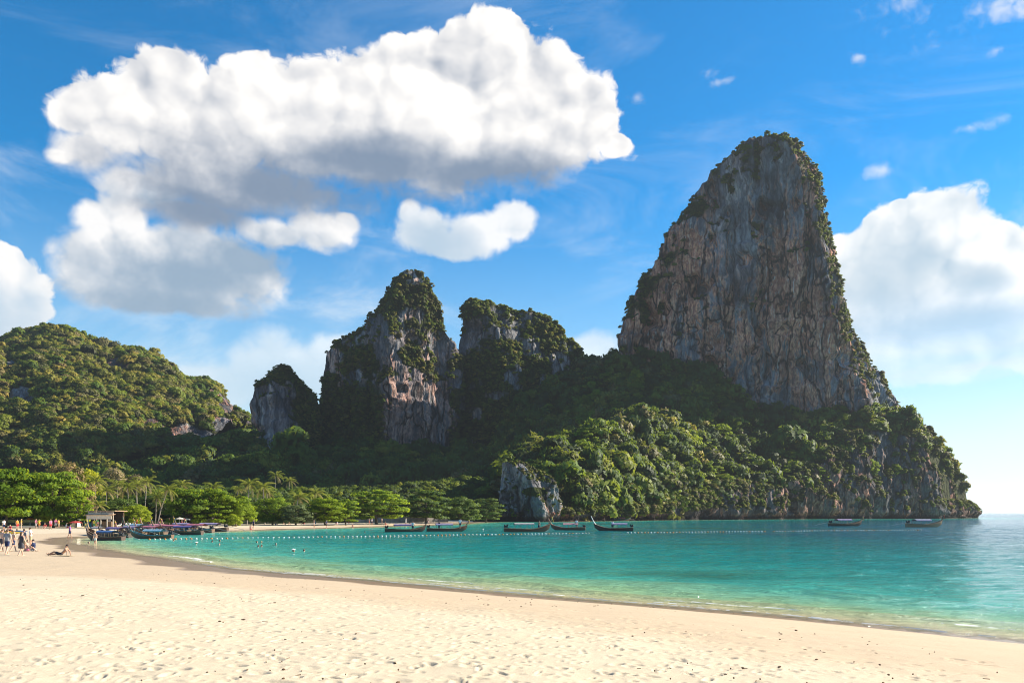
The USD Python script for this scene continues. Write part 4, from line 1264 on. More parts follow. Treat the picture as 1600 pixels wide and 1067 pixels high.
for i, q in enumerate(keepp[:170]):
    shp = list(WORDS)[_s.integers(0, 6)]
    X_, Y_ = CX + q[0] * FPX / q[1], HY - (q[2] - EYE) * FPX / q[1]
    dl = float(d_land(q[:1], q[1:2])[0])
    row = 'just above the sea cliff' if dl < 16 else 'halfway up the slope' if dl < 36 else 'high on the slope'
    col = 'near the lone rock' if X_ < 925 else 'behind the white prowed boat' if X_ < 1020 else 'left of the bare face' if X_ < 1120 else 'under the bare face' if X_ < 1240 else 'over the pink ribboned boat' if X_ < 1340 else 'close to the headland'
    found.setdefault((shp, row, col), []).append((X_, q))
for (shp, row, col), qs in found.items():
    qs.sort(key=lambda a: a[0])
    n_ = len(qs)
    for k, (_x, q) in enumerate(qs):
        which = '' if n_ == 1 else ', ' + {2: ('left', 'right'), 3: ('left', 'middle', 'right')}.get(n_, ['leftmost', 'second', 'third', 'fourth', 'fifth', 'sixth', 'seventh', 'eighth', 'ninth'])[k] + ' one'
        ref, H, R = TREE_SHAPES[shp]
        h, w = _s.uniform(6.5, 12.5), _s.uniform(3.4, 6.0)
        thing('slope_tree', f'{WORDS[shp]} tree {row} {col}{which}', 'tree', (q[0], q[1], q[2] - 0.6), _s.uniform(0, 360), (w / R, w / R, h / H), SG, ref=ref)
# ------------------------------------------------------------------ longtail boats
def paint(name, col, rough=0.55, var=0.22): return simple(name, col, rough, var, 5.0, 0.35, streak=(1, 6, 6))


PAINT = {k: paint('paint_' + k, c) for k, c in dict(brown=(0.15, 0.085, 0.052), dark=(0.085, 0.055, 0.042), red=(0.30, 0.035, 0.03), green=(0.03, 0.14, 0.09), blue=(0.05, 0.11, 0.26), white=(0.62, 0.62, 0.58),
         tan=(0.30, 0.20, 0.11), teal=(0.04, 0.24, 0.30), yellow=(0.60, 0.42, 0.05), orange=(0.58, 0.20, 0.04), cream=(0.50, 0.45, 0.37), grey=(0.30, 0.29, 0.28), purple=(0.11, 0.08, 0.22), pink=(0.38, 0.12, 0.16), black=(0.02, 0.02, 0.022), rose=(0.55, 0.24, 0.26), skyblue=(0.20, 0.34, 0.46), lilac=(0.24, 0.20, 0.32)).items()}


def longtail_kind(name, hullc, trim, roof, ribbon, bowc=None, bow=1.0, roofspan=(0.24, 0.62)):
    cp = define_class(name)
    L, ns = 10.0, 30
    t = np.linspace(0, 1, ns)
    x = -4.6 + t * 9.6
    beam = 0.92 * np.clip(np.sin(np.pi * (0.20 + 0.80 * t) ** 0.95) ** 0.62, 0, 1) * np.where(t > 0.97, 0.6, 1)
    beam = np.maximum(beam * np.interp(t, [0, .12, 1], [0.86, 1, 1]), 0.05)
    sheer = 0.62 + 0.95 * np.maximum(0, t - 0.55) ** 2 * 5.2 * bow + 0.22 * (1 - t) ** 3
    keel = -0.32 + 1.25 * np.maximum(0, t - 0.72) ** 2 * 9 * bow
    keel = np.minimum(keel, sheer - 0.18)
    u = np.linspace(-1, 1, 11)
    def shell(sc, lift):
        P = np.zeros((ns, 11, 3))
        for i in range(ns):
            w = np.sign(u) * np.abs(u) ** 0.62 * (beam[i] * sc)
            h = np.abs(u) ** 2.3
            P[i, :, 0] = x[i] + (0.5 * (h - 0.4)) * (t[i] > 0.8) * (t[i] - 0.8) * 3
            P[i, :, 1] = w
            P[i, :, 2] = (keel[i] + lift) * (1 - h) + sheer[i] * h
        return P
    A, B = shell(1.0, 0), shell(0.93, 0.10)
    v = np.vstack([A.reshape(-1, 3), B.reshape(-1, 3)])
    n = ns * 11
    fa = grid_faces(ns, 11)
    f = np.vstack([fa, fa[:, ::-1] + n])
    k = np.arange(ns - 1)
    for c in (0, 10):
        a, b = k * 11 + c, (k + 1) * 11 + c
        q = np.vstack([np.stack([a, a + n, b], 1), np.stack([b, a + n, b + n], 1)])
        f = np.vstack([f, q if c else q[:, ::-1]])
    for i in (0, ns - 1):
        a = i * 11 + np.arange(10)
        q = np.vstack([np.stack([a, a + 1, a + n], 1), np.stack([a + 1, a + 1 + n, a + n], 1)])
        f = np.vstack([f, q])
    hull = trimesh.Trimesh(v, f, process=False)
    put('hull', hull, PAINT[hullc], parent=cp, smooth=40)
    tr = trimesh.creation.extrude_polygon(Polygon([(A[0, j, 1], A[0, j, 2]) for j in range(11)]), 0.08)
    tr.apply_transform(np.array([[0, 0, 1, x[0] - 0.05], [1, 0, 0, 0], [0, 1, 0, 0], [0, 0, 0, 1.0]]))
    put('transom', tr, PAINT[hullc], parent=cp)
    for sd in (0, 10):
        put('gunwale', tube(A[:, sd] + np.array([0, 0, 0.02]), 0.055, 6), PAINT[trim], parent=cp, smooth=True)
        st = A[:, sd] + np.array([0, 0.02 * (1 if sd else -1), -0.16])
        put('painted_stripe', tube(st[:-2], 0.035, 5), PAINT['tan' if trim != 'tan' else 'red'], parent=cp, smooth=True)
    tip = A[-1].mean(0)
    s = np.linspace(0, 1, 10)
    pr = np.stack([tip[0] - 0.35 + 1.15 * s, 0 * s, sheer[-1] - 0.35 + (1.75 * s ** 1.25) * bow], 1)
    put('prow', tube(pr, np.interp(s, [0, .5, 1], [0.20, 0.12, 0.085]), 7), PAINT[bowc or hullc], parent=cp, smooth=True)
    if ribbon:
        for k, cc in enumerate(ribbon):
            zc = pr[7 - k]
            put('prow_ribbon', tube(np.array([zc + [0.13 * math.cos(a), 0.13 * math.sin(a), 0.02 * a] for a in np.linspace(0, 9, 22)]), 0.05, 5), PAINT[cc], parent=cp, smooth=True)
            put('ribbon_tail', tube(np.array([zc + [0.1 + 0.12 * q, 0.02 * math.sin(q * 4 + k), -0.1 - 0.75 * q] for q in np.linspace(0, 1, 6)]), np.linspace(0.06, 0.02, 6), 5), PAINT[cc], parent=cp, smooth=True)
    x0, x1 = x[int(roofspan[0] * ns)], x[int(roofspan[1] * ns)]
    yy = np.linspace(-1, 1, 9)
    R = []
    for zoff in (0, 0.05):
        for xx in np.linspace(x0 - 0.25, x1 + 0.25, 10):
            R.append(np.stack([np.full(9, xx), yy * 0.95, 1.86 - 0.20 * yy ** 2 + zoff + 0.02 * math.sin(xx * 5)], 1))
    rv = np.vstack(R)
    rf = grid_faces(10, 9)
    put('canopy', trimesh.convex.convex_hull(rv) if False else (np.vstack([rv]), np.vstack([rf[:, ::-1], rf + 90])), PAINT[roof], parent=cp, smooth=True)
    for sd in (-1, 1):
        put('canopy_valance', box(x1 - x0 + 0.5, 0.02, 0.20, (x0 + x1) / 2, sd * 0.952, 1.575), PAINT[roof], parent=cp)
        for xx in np.linspace(x0, x1, 4):
            put('canopy_post', tube(np.array([[xx, sd * 0.82, 0.45], [xx, sd * 0.86, 1.68]]), 0.025, 6), PAINT['tan'], parent=cp)
    for xx in np.linspace(x0 + 0.3, x1 - 0.3, 4):
        put('bench', box(0.28, 1.5, 0.05, xx, 0, 0.42), PAINT['tan'], parent=cp)
    put('engine', join([box(0.75, 0.42, 0.42, -4.25, 0, 1.18), box(0.3, 0.3, 0.25, -3.95, 0, 1.48), tube(np.array([[-4.2, 0, 0.3], [-4.2, 0, 1.0]]), 0.07, 8), trimesh.creation.icosphere(1, 0.17, ).apply_translation([-4.5, 0, 1.42])]), PAINT['black'], parent=cp)
    put('propeller_shaft', join([tube(np.array([[-4.5, 0, 1.15], [-8.6, 0, 0.35]]), 0.04, 6), tube(np.array([[-8.6, -0.16, 0.35], [-8.6, 0.16, 0.35]]), 0.05, 5)]), PAINT['grey'], parent=cp)
    put('tiller', tube(np.array([[-3.9, 0, 1.3], [-2.9, 0.1, 1.25]]), 0.03, 6), PAINT['grey'], parent=cp)
    return str(cp)


LT = {
    'purple': longtail_kind('longtail_purple_kind', 'dark', 'brown', 'purple', ('pink',)),
    'lilac': longtail_kind('longtail_lilac_kind', 'brown', 'tan', 'lilac', ('yellow', 'pink'), 'tan'),
    'white': longtail_kind('longtail_white_kind', 'brown', 'tan', 'grey', ('yellow', 'green'), 'tan', 1.15),
    'rose': longtail_kind('longtail_rose_kind', 'brown', 'red', 'rose', ('red',), 'tan', 1.1),
    'pale_prow': longtail_kind('longtail_pale_prow_kind', 'dark', 'tan', 'lilac', None, 'white', 1.25, (0.18, 0.5)),
    'ribbon': longtail_kind('longtail_ribbon_kind', 'dark', 'brown', 'lilac', ('pink', 'yellow', 'green'), 'brown'),
    'tan': longtail_kind('longtail_tan_kind', 'tan', 'brown', 'lilac', ('red',), 'brown', 1.05),
    'blue': longtail_kind('longtail_blue_kind', 'dark', 'tan', 'blue', ('green', 'yellow'), 'dark', 1.3),
    'red': longtail_kind('longtail_red_kind', 'brown', 'teal', 'pink', ('yellow', 'green'), 'brown', 1.2),
    'teal': longtail_kind('longtail_teal_kind', 'brown', 'teal', 'skyblue', ('green',), 'dark', 1.2),
}


def boat(kind, cx_, row, Y, yaw, sc, label, group=None):
    Y = EYE * FPX / (row - HY) if Y is None else Y
    thing('longtail_boat', label, 'boat', ((cx_ - CX) * Y / FPX, Y, 0.0), yaw, sc, group, ref=LT[kind])


for a in [
    ('purple', 632, 831, None, 14, 0.70, 'dark longtail boat under a purple canopy, leftmost of the boats anchored in the bay'),
    ('lilac', 697, 830, None, 10, 0.72, 'brown longtail boat with a pale bow, nose to the dark boat with purple canopy'),
    ('white', 822, 831, None, 8, 0.80, 'brown longtail boat under a grey canopy, in front of the lone rock'),
    ('rose', 889, 828, None, 172, 0.66, 'brown longtail boat with a rose canopy, just right of the lone rock'),
    ('pale_prow', 960, 829, None, 171, 0.72, 'longtail boat with a tall white prow pointing left'),
    ('red', 972, 813.5, None, 10, 0.72, 'small boat with a red canopy moored against the dark cliff'),
    ('ribbon', 1320, 822, None, 12, 0.90, 'dark longtail boat with pink ribbons on its prow below the sea cliff'),
    ('tan', 1443, 823, None, 9, 0.92, 'tan longtail boat with a red ribbon, rightmost, off the headland'),
]:
    boat(*a)
for a in [
    ('blue', 165, 844, None, 158, 0.60, 'longtail boat with a blue canopy and upswept dark prow, front left of the beached boats'),
    ('teal', 238, 841, None, 170, 0.60, 'longtail boat with a sky blue canopy and pale gunwale, front right of the beached boats'),
    ('red', 236, 836, None, 150, 0.70, 'longtail boat with a bright pink canopy, behind the sky blue one'),
    ('purple', 180, 839, None, 150, 0.70, 'longtail boat with a purple canopy right behind the blue one'),
    ('lilac', 205, 836, None, 148, 0.70, 'longtail boat with a lilac canopy in the middle of the beached boats'),
    ('white', 154, 837, None, 140, 0.68, 'longtail boat with a grey canopy, behind the blue one at the left'),
    ('red', 268, 834, None, 158, 0.74, 'longtail boat with a pink canopy, right of the middle of the beached boats'),
    ('purple', 285, 835, None, 168, 0.70, 'longtail boat with a purple canopy behind the right end of the sky blue one'),
    ('rose', 246, 832, None, 152, 0.74, 'longtail boat with a rose canopy in the back row of beached boats'),
    ('red', 305, 832, None, 163, 0.74, 'longtail boat with a pink canopy near the right end of the beached boats'),
    ('ribbon', 325, 830, None, 172, 0.78, 'dark longtail boat at the right end of the beached boats, its shaft raised'),
    ('teal', 214, 832, None, 145, 0.74, 'longtail boat with a sky blue canopy in the back row, left of the rose one'),
    ('lilac', 283, 830, None, 160, 0.78, 'longtail boat with a lilac canopy in the back row at the right'),
]:
    boat(*a, group='longtail boats drawn up at the left end of the bay')

# ------------------------------------------------------------------ swimming line of floats
LINE = [(232, 843.2), (300, 842.2), (380, 841), (480, 840), (600, 838), (720, 836), (800, 835), (920, 833.2), (1000, 832.6), (1130, 831.2), (1200, 830.4), (1320, 829.2), (1440, 828.2)]
lp = np.array([((x_ - CX) * EYE / (y_ - HY), EYE * FPX / (y_ - HY)) for x_, y_ in LINE])
ll = np.r_[0, np.cumsum(np.linalg.norm(np.diff(lp, axis=0), axis=1))]
sline = np.arange(0, ll[-1], 0.6)
bl = thing('float_line', 'swimming line of small pale floats strung across the bay in front of the anchored boats', 'float line')
lx, ly = np.interp(sline, ll, lp[:, 0]), np.interp(sline, ll, lp[:, 1])
ly = ly + (fbm(np.c_[lx / 9, 0 * lx, 0 * lx], 3, 4) - 0.5) * 1.6
put('rope', tube(np.stack([lx, ly, -0.06 + 0 * lx], 1), 0.012, 4), PAINT['grey'], parent=bl)
fl_r = np.random.default_rng(6)
for i in range(0, len(sline)):
    if fbm(np.array([[sline[i] / 6, 3, 0]]), 2, 8)[0] < 0.33 or (i > 230 and i % 2):
        continue
    b = trimesh.creation.icosphere(1, 0.115)
    b.apply_scale([1.25, 1, 0.95])
    b.apply_translation([lx[i], ly[i], 0.06])
    put('float', b, PAINT[('cream', 'orange', 'cream', 'white')[fl_r.integers(0, 4)]], parent=bl, smooth=True)

# ------------------------------------------------------------------ buildings, wall and beach furniture
def place(px_, Y, row=None):
    x_ = (px_ - CX) * Y / FPX
    return x_, Y, (ground_z(x_, Y) if row is None else EYE + (HY - row) * Y / FPX)


WOOD = simple('weathered_wood', (0.16, 0.105, 0.065), 0.8, 0.35, 4.0, 0.15, streak=(1, 8, 8))
PALEWALL = simple('cream_boards', (0.60, 0.52, 0.40), 0.75, 0.12, 3.0, 0.2)
ROOFM = simple('roof_sheet', (0.42, 0.28, 0.19), 0.7, 0.2, 3.0, 0.2)
DARKIN = simple('dark_wood', (0.04, 0.032, 0.028), 0.9, 0.3, 3.0, 0.1)
CONC = simple('old_concrete', (0.20, 0.185, 0.17), 0.9, 0.3, 0.8, 0.1)

x_, y_, z_ = place(166, 150)
hut = thing('beach_hut', 'open sided beach bar with a flat roof and cream fascia under the palms', 'hut', (x_, y_, z_))
W, D = 4.6, 4.0
put('floor', box(W, D, 0.2, 0, 0, 0.1), WOOD, parent=hut)
put('roof', box(W + 0.9, D + 0.9, 0.10, 0.1, 0, 3.18), ROOFM, parent=hut)
put('lower_roof', box(W + 0.7, 1.1, 0.07, 0, -D / 2 - 0.35, 2.48, rx=0.10), ROOFM, parent=hut)
put('fascia', box(W, 0.10, 0.75, 0, -D / 2 - 0.60, 2.02), PALEWALL, parent=hut)
for k in range(4):
    put('gallery_panel', box(W / 4 - 0.14, 0.06, 0.42, -W / 2 + (k + 0.5) * W / 4, -D / 2 + 0.05, 2.72), PALEWALL if k % 2 else PAINT['cream'], parent=hut)
for k in range(5):
    for yy in (-D / 2, D / 2):
        put('post', box(0.12, 0.12, 3.0, -W / 2 + k * W / 4, yy, 1.6), PAINT['cream'] if yy < 0 else WOOD, parent=hut)
put('back_wall', box(W, 0.08, 2.9, 0, D / 2 - 0.12, 1.6), DARKIN, parent=hut)
put('counter', box(W * 0.8, 0.5, 1.0, 0, -D / 2 + 0.5, 0.7), WOOD, parent=hut)

x_, y_, z_ = place(118, 158)
k_ = thing('kiosk', 'small white kiosk left of the beach bar', 'kiosk', (x_, y_, z_))
put('wall', box(1.3, 1.2, 1.75, 0, 0, 0.9), PAINT['white'], parent=k_)
put('roof', box(1.5, 1.4, 0.10, 0, 0, 1.84), PAINT['white'], parent=k_)
put('door', box(0.6, 0.04, 1.4, 0.2, -0.62, 0.72), PAINT['cream'], parent=k_)

x_, y_, z_ = place(84, 162)
sh = thing('shack', 'dark open shack in the shade under the big green tree', 'shack', (x_, y_, z_))
put('roof', box(5.6, 3.4, 0.12, 0, 0, 2.05, rx=0.10), WOOD, parent=sh)
put('back_wall', box(5.2, 0.1, 1.8, 0, 1.4, 0.9), DARKIN, parent=sh)
for k in range(4):
    put('post', box(0.11, 0.11, 2.0, -2.5 + k * 1.66, -1.4, 1.0), WOOD, parent=sh)
put('counter', box(3.6, 0.4, 0.9, 0.4, -0.6, 0.45), WOOD, parent=sh)
x_, y_, z_ = place(134, 163)
sh = thing('shack', 'dark low shack between the white kiosk and the beach bar', 'shack', (x_, y_, z_))
put('roof', box(3.4, 3.0, 0.12, 0, 0, 2.2, rx=0.12), DARKIN, parent=sh)
put('back_wall', box(3.0, 0.1, 1.9, 0, 1.2, 0.95), DARKIN, parent=sh)
for k in range(3):
    put('post', box(0.1, 0.1, 2.1, -1.4 + k * 1.4, -1.2, 1.05), WOOD, parent=sh)
x_, y_, z_ = place(282, 172)
sh = thing('shack', 'thatched lean-to in the shade right of the pale palm trunks', 'shack', (x_, y_, z_))
put('roof', box(3.2, 2.6, 0.25, 0, 0, 1.9, rx=0.25), PALM_BARK, parent=sh)
put('back_wall', box(3.0, 0.1, 1.6, 0, 1.1, 0.8), DARKIN, parent=sh)
for k in range(3):
    put('post', box(0.1, 0.1, 1.9, -1.4 + k * 1.4, -1.0, 0.95), WOOD, parent=sh)

# blue shelter: a barrel shaped awning
x_, y_, z_ = place(143, 150)
aw = thing('awning_tent', 'low blue barrel shaped beach tent in front of the beach bar', 'tent', (x_, y_, z_))
th = np.linspace(0, math.pi, 13)
rv = np.vstack([np.stack([np.full(13, xx), 0.75 * np.cos(th), 0.15 + 0.85 * np.sin(th)], 1) for xx in np.linspace(-0.95, 0.95, 6)])
rf = grid_faces(6, 13)
put('canopy', (np.vstack([rv, rv * np.array([1, .96, .97])]), np.vstack([rf, rf[:, ::-1] + 78])), PAINT['teal'], parent=aw, smooth=True)
put('side_panel', box(0.04, 1.35, 0.7, 0.93, 0, 0.4), PAINT['skyblue'], parent=aw)
for sd in (-1, 1):
    put('pole', tube(np.array([[sd * 0.9, -0.72, 0], [sd * 0.9, -0.72, 0.25]]), 0.03, 5), PAINT['grey'], parent=aw)


def umbrella(px_, Y, colr, label, r=1.1, h=1.75):
    x_, y_, z_ = place(px_, Y)
    u_ = thing('beach_umbrella', label, 'umbrella', (x_, y_, z_))
    n = 10
    ring = np.array([[r * math.cos(a), r * math.sin(a), h - 0.38] for a in np.linspace(0, 2 * math.pi, n, endpoint=False)])
    mid = np.array([[0.55 * r * math.cos(a), 0.55 * r * math.sin(a), h - 0.13] for a in np.linspace(0, 2 * math.pi, n, endpoint=False)])
    v = np.vstack([[[0, 0, h]], mid, ring])
    k = np.arange(n)
    f = np.vstack([np.stack([np.zeros(n, int), 1 + k, 1 + (k + 1) % n], 1), np.stack([1 + k, 1 + n + k, 1 + n + (k + 1) % n], 1), np.stack([1 + k, 1 + n + (k + 1) % n, 1 + (k + 1) % n], 1)])
    put('canopy', (np.vstack([v, v - [0, 0, 0.02]]), np.vstack([f, f[:, ::-1] + len(v)])), PAINT[colr], parent=u_)
    put('pole', tube(np.array([[0, 0, 0], [0, 0, h + 0.06]]), 0.025, 6), PAINT['white'], parent=u_)


umbrella(118, 146, 'red', 'faded red beach umbrella in front of the white kiosk', 1.25, 1.35)
umbrella(128, 150, 'pink', 'pink beach umbrella between the red one and the blue tent', 0.9, 1.3)
umbrella(281, 165, 'cream', 'cream beach umbrella under the trees right of the pale palm trunks', 1.0, 1.9)
umbrella(292, 168, 'cream', 'cream beach umbrella behind the sunbathers, right of the other cream one', 0.9, 1.7)
umbrella(321, 155, 'green', 'low green beach umbrella on the sand behind the beached boats', 1.0, 0.95)
umbrella(47, 150, 'orange', 'orange beach umbrella under the huge bright tree', 0.8, 1.9)

_l = define_class('sun_lounger_kind')
put('frame', join([box(1.9, 0.6, 0.06, 0, 0, 0.32)] + [box(0.06, 0.06, 0.3, sx * 0.8, sy * 0.26, 0.15) for sx in (-1, 1) for sy in (-1, 1)]), WOOD, parent=_l)
put('mattress', box(1.35, 0.56, 0.10, 0.25, 0, 0.40), PAINT['white'], parent=_l)
put('backrest', box(0.75, 0.56, 0.10, -0.68, 0, 0.62, ry=0.75), PAINT['white'], parent=_l)
for i, p_ in enumerate((154, 161, 169, 177, 184, 191, 198, 205)):
    x_, y_, z_ = place(p_, 151 + (i % 2) * 1.5)
    thing('sun_lounger', f'white cushioned sun lounger in the row before the beach bar, {["first", "second", "third", "fourth", "fifth", "sixth", "seventh", "eighth"][i]} from the left', 'sun lounger', (x_, y_, z_), 250 + (i * 13) % 20, 1.0, 'white sun loungers in front of the beach bar', ref=str(_l))


def kayak(px_, Y, rz, colr, label):
    x_, y_, z_ = place(px_, Y)
    t_ = thing('kayak', label, 'kayak', (x_, y_, z_ + 0.02), rz)
    s = np.linspace(-1, 1, 21)
    R = []
    for q in s:
        w = max(0.02, (1 - abs(q) ** 2.4)) ** 0.8
        a = np.linspace(0, 2 * math.pi, 12, endpoint=False)
        R.append(np.stack([np.full(12, q * 1.8), 0.36 * w * np.cos(a), 0.18 + 0.16 * abs(q) ** 3 + 0.16 * w * np.sin(a)], 1))
    f = grid_faces(21, 12, True)
    m = trimesh.Trimesh(np.vstack(R), f, process=False)
    if m.volume < 0:
        m.faces = m.faces[:, ::-1]
    put('hull', m, PAINT[colr], parent=t_, smooth=True)
    for xx in (-0.5, 0.6):
        put('seat', box(0.42, 0.40, 0.10, xx, 0, 0.335), PAINT['black'], parent=t_)
        put('seat_back', box(0.06, 0.36, 0.28, xx - 0.24, 0, 0.46, ry=-0.2), PAINT['black'], parent=t_)


kayak(2, 112, 8, 'orange', 'orange kayak on the sand at the left edge, behind the other two')
kayak(15, 108, 4, 'yellow', 'yellow kayak on the sand behind the walking group')
kayak(22, 113, 12, 'blue', 'blue kayak on the sand behind the yellow one')

wl = thing('low_wall', 'low weathered concrete wall at the back of the beach under the tiered tree', 'wall', (0, 0, 0))
wp = [(556, 219), (572, 219.5), (590, 220), (609, 221), (640, 224), (668, 228), (700, 233)]
for i in range(6):
    a, b = wp[i], wp[i + 1]
    xa, xb = (a[0] - CX) * a[1] / FPX, (b[0] - CX) * b[1] / FPX
    ln, ang = math.hypot(xb - xa, b[1] - a[1]), math.atan2(b[1] - a[1], xb - xa)
    h = (1.3, 1.55, 1.45, 1.6, 1.4, 1.3)[i]
    put('wall_panel', box(ln - 0.15, 0.3, h, (xa + xb) / 2, (a[1] + b[1]) / 2, 0.45 + h / 2, rz=ang), CONC, parent=wl)
    put('wall_pillar', box(0.28, 0.4, h + 0.2, xa, a[1], 0.45 + h / 2, rz=ang), CONC, parent=wl)

# ------------------------------------------------------------------ islands on the horizon
ISL = simple('far_island_wood', (0.06, 0.085, 0.05), 0.9, 0.2, 0.002, 0.1)
for nm, pts in (('long low island on the horizon at the right edge', [(1536, 800.4), (1550, 796), (1562, 793), (1574, 795), (1586, 789), (1598, 784), (1612, 786), (1640, 780), (1680, 792), (1720, 800.4)]), ):
    Yi = 21000
    u = np.linspace(0, 1, 160)
    P = np.array([atY(a, b, Yi) for a, b in pts])
    xx = np.interp(u, np.linspace(0, 1, len(P)), P[:, 0])
    zz_ = np.interp(u, np.linspace(0, 1, len(P)), P[:, 2])
    zz_ = np.maximum(zz_ + (fbm(np.c_[u * 30, 0 * u, 0 * u], 4, 3) - 0.5) * 60 * (zz_ > 20), 0.5)
    rows_ = []
    for q in np.linspace(-1, 1, 13):
        rows_.append(np.stack([xx, Yi + q * 700 + 0 * xx, zz_ * (1 - abs(q) ** 1.6) - 1], 1))
    v = np.vstack(rows_)
    f = grid_faces(13, 160)
    n = vnormals(v, f)
    f = f if n[:, 2].mean() > 0 else f[:, ::-1]
    tag(put('far_island', (v, f), ISL, smooth=True), nm, None, None, 'structure')

# ------------------------------------------------------------------ a little foam where the wavelets break
def foam():
    g = G()
    n = g.noise(g.pos(), 2.6, 5.0, 0.7)
    a = g.ss(n, 0.42, 0.54) * g.attr('cover')
    return g.build('foam', surface=g.mixs(a, g.add('transparent_bsdf', 'BSDF'), g.add('principled_bsdf', 'BSDF', base_color=(0.80, 0.80, 0.77), roughness=0.8)))


FM = foam()
V, F, Cv, o = [], [], [], 0
for (xa, xb, off, wd) in ((230, 300, 1.1, 0.9), (835, 905, 0.55, 0.30), (1240, 1330, 0.5, 0.22), (1540, 1640, 0.9, 0.35), (420, 520, 0.7, 0.25), (640, 760, 0.9, 0.22), (1000, 1100, 0.8, 0.2), (880, 1560, 0.30, 0.16), (300, 860, 0.30, 0.16), (1000, 1240, 1.7, 0.22), (1400, 1560, 2.0, 0.35), (560, 700, 2.0, 0.3), (700, 830, 1.4, 0.2)):
    pxc = CX + _cls[:, 0] * FPX / np.maximum(_cls[:, 1], 1)
    k = np.where((pxc > xa) & (pxc < xb) & (_cls[:, 1] > 8) & (_cls[:, 1] < 75))[0]
    if len(k) < 3:
        continue
    c = _cls[k]
    t_ = np.gradient(c, axis=0)
    t_ /= np.linalg.norm(t_, axis=1, keepdims=True)
    nrm = np.stack([t_[:, 1], -t_[:, 0]], 1)
    w = np.sin(np.linspace(0, math.pi, len(k))) ** 0.5 * wd
    wob = (fbm(np.c_[c / 1.3, 0 * c[:, 0]], 3, 5) - 0.5) * 0.8
    rows_ = [np.c_[c + nrm * (off + wob + w * q)[:, None], np.full(len(k), 0.035 + 0.03 * (1 - abs(2 * q - 1)))] for q in (0, 0.5, 1)]
    f = grid_faces(3, len(k))
    v = np.vstack(rows_)
    if np.cross(v[f[0, 1]] - v[f[0, 0]], v[f[0, 2]] - v[f[0, 0]])[2] < 0:
        f = f[:, ::-1]
    V.append(v), F.append(f + o), Cv.append(np.r_[np.zeros(len(k)), np.ones(len(k)), np.zeros(len(k))])
    o += len(v)
tag(put('foam', (np.vstack(V), np.vstack(F)), FM, primvars={'cover': np.concatenate(Cv)}), 'thin lines of foam along the edge of the water', None, None, 'stuff')
# ------------------------------------------------------------------ people
from manifold3d import Manifold
SKIN = [simple('skin_fair', (0.52, 0.33, 0.24), 0.55, 0.08), simple('skin_tan', (0.40, 0.22, 0.14), 0.55, 0.08), simple('skin_brown', (0.25, 0.13, 0.08), 0.55, 0.08)]
HAIR = {k: simple('hair_' + k, c, 0.6, 0.2, 30.0) for k, c in dict(dark=(0.03, 0.022, 0.018), brown=(0.10, 0.055, 0.03), blond=(0.42, 0.28, 0.12)).items()}
CLOTH = {k: simple('cloth_' + k, c, 0.85, 0.15, 9.0, 0.1) for k, c in dict(navy=(0.025, 0.035, 0.085), grey=(0.26, 0.26, 0.27), charcoal=(0.06, 0.06, 0.07), white=(0.70, 0.70, 0.68), red=(0.50, 0.04, 0.05), pink=(0.65, 0.20, 0.30), orange=(0.65, 0.25, 0.05),
                                                                  yellow=(0.65, 0.50, 0.06), blue=(0.05, 0.14, 0.45), teal=(0.05, 0.30, 0.32), green=(0.08, 0.28, 0.10), khaki=(0.36, 0.29, 0.18), black=(0.02, 0.02, 0.022), purple=(0.20, 0.08, 0.32)).items()}
EYE_M = simple('eye_dark', (0.02, 0.015, 0.012), 0.2, 0.0)


def _hull(balls):
    ps = []
    for c, r in balls:
        s = trimesh.creation.icosphere(1, 1.0).vertices
        r = np.broadcast_to(r, 3)
        ps.append(np.asarray(c) + s * r)
    return Manifold.hull_points(np.vstack(ps))


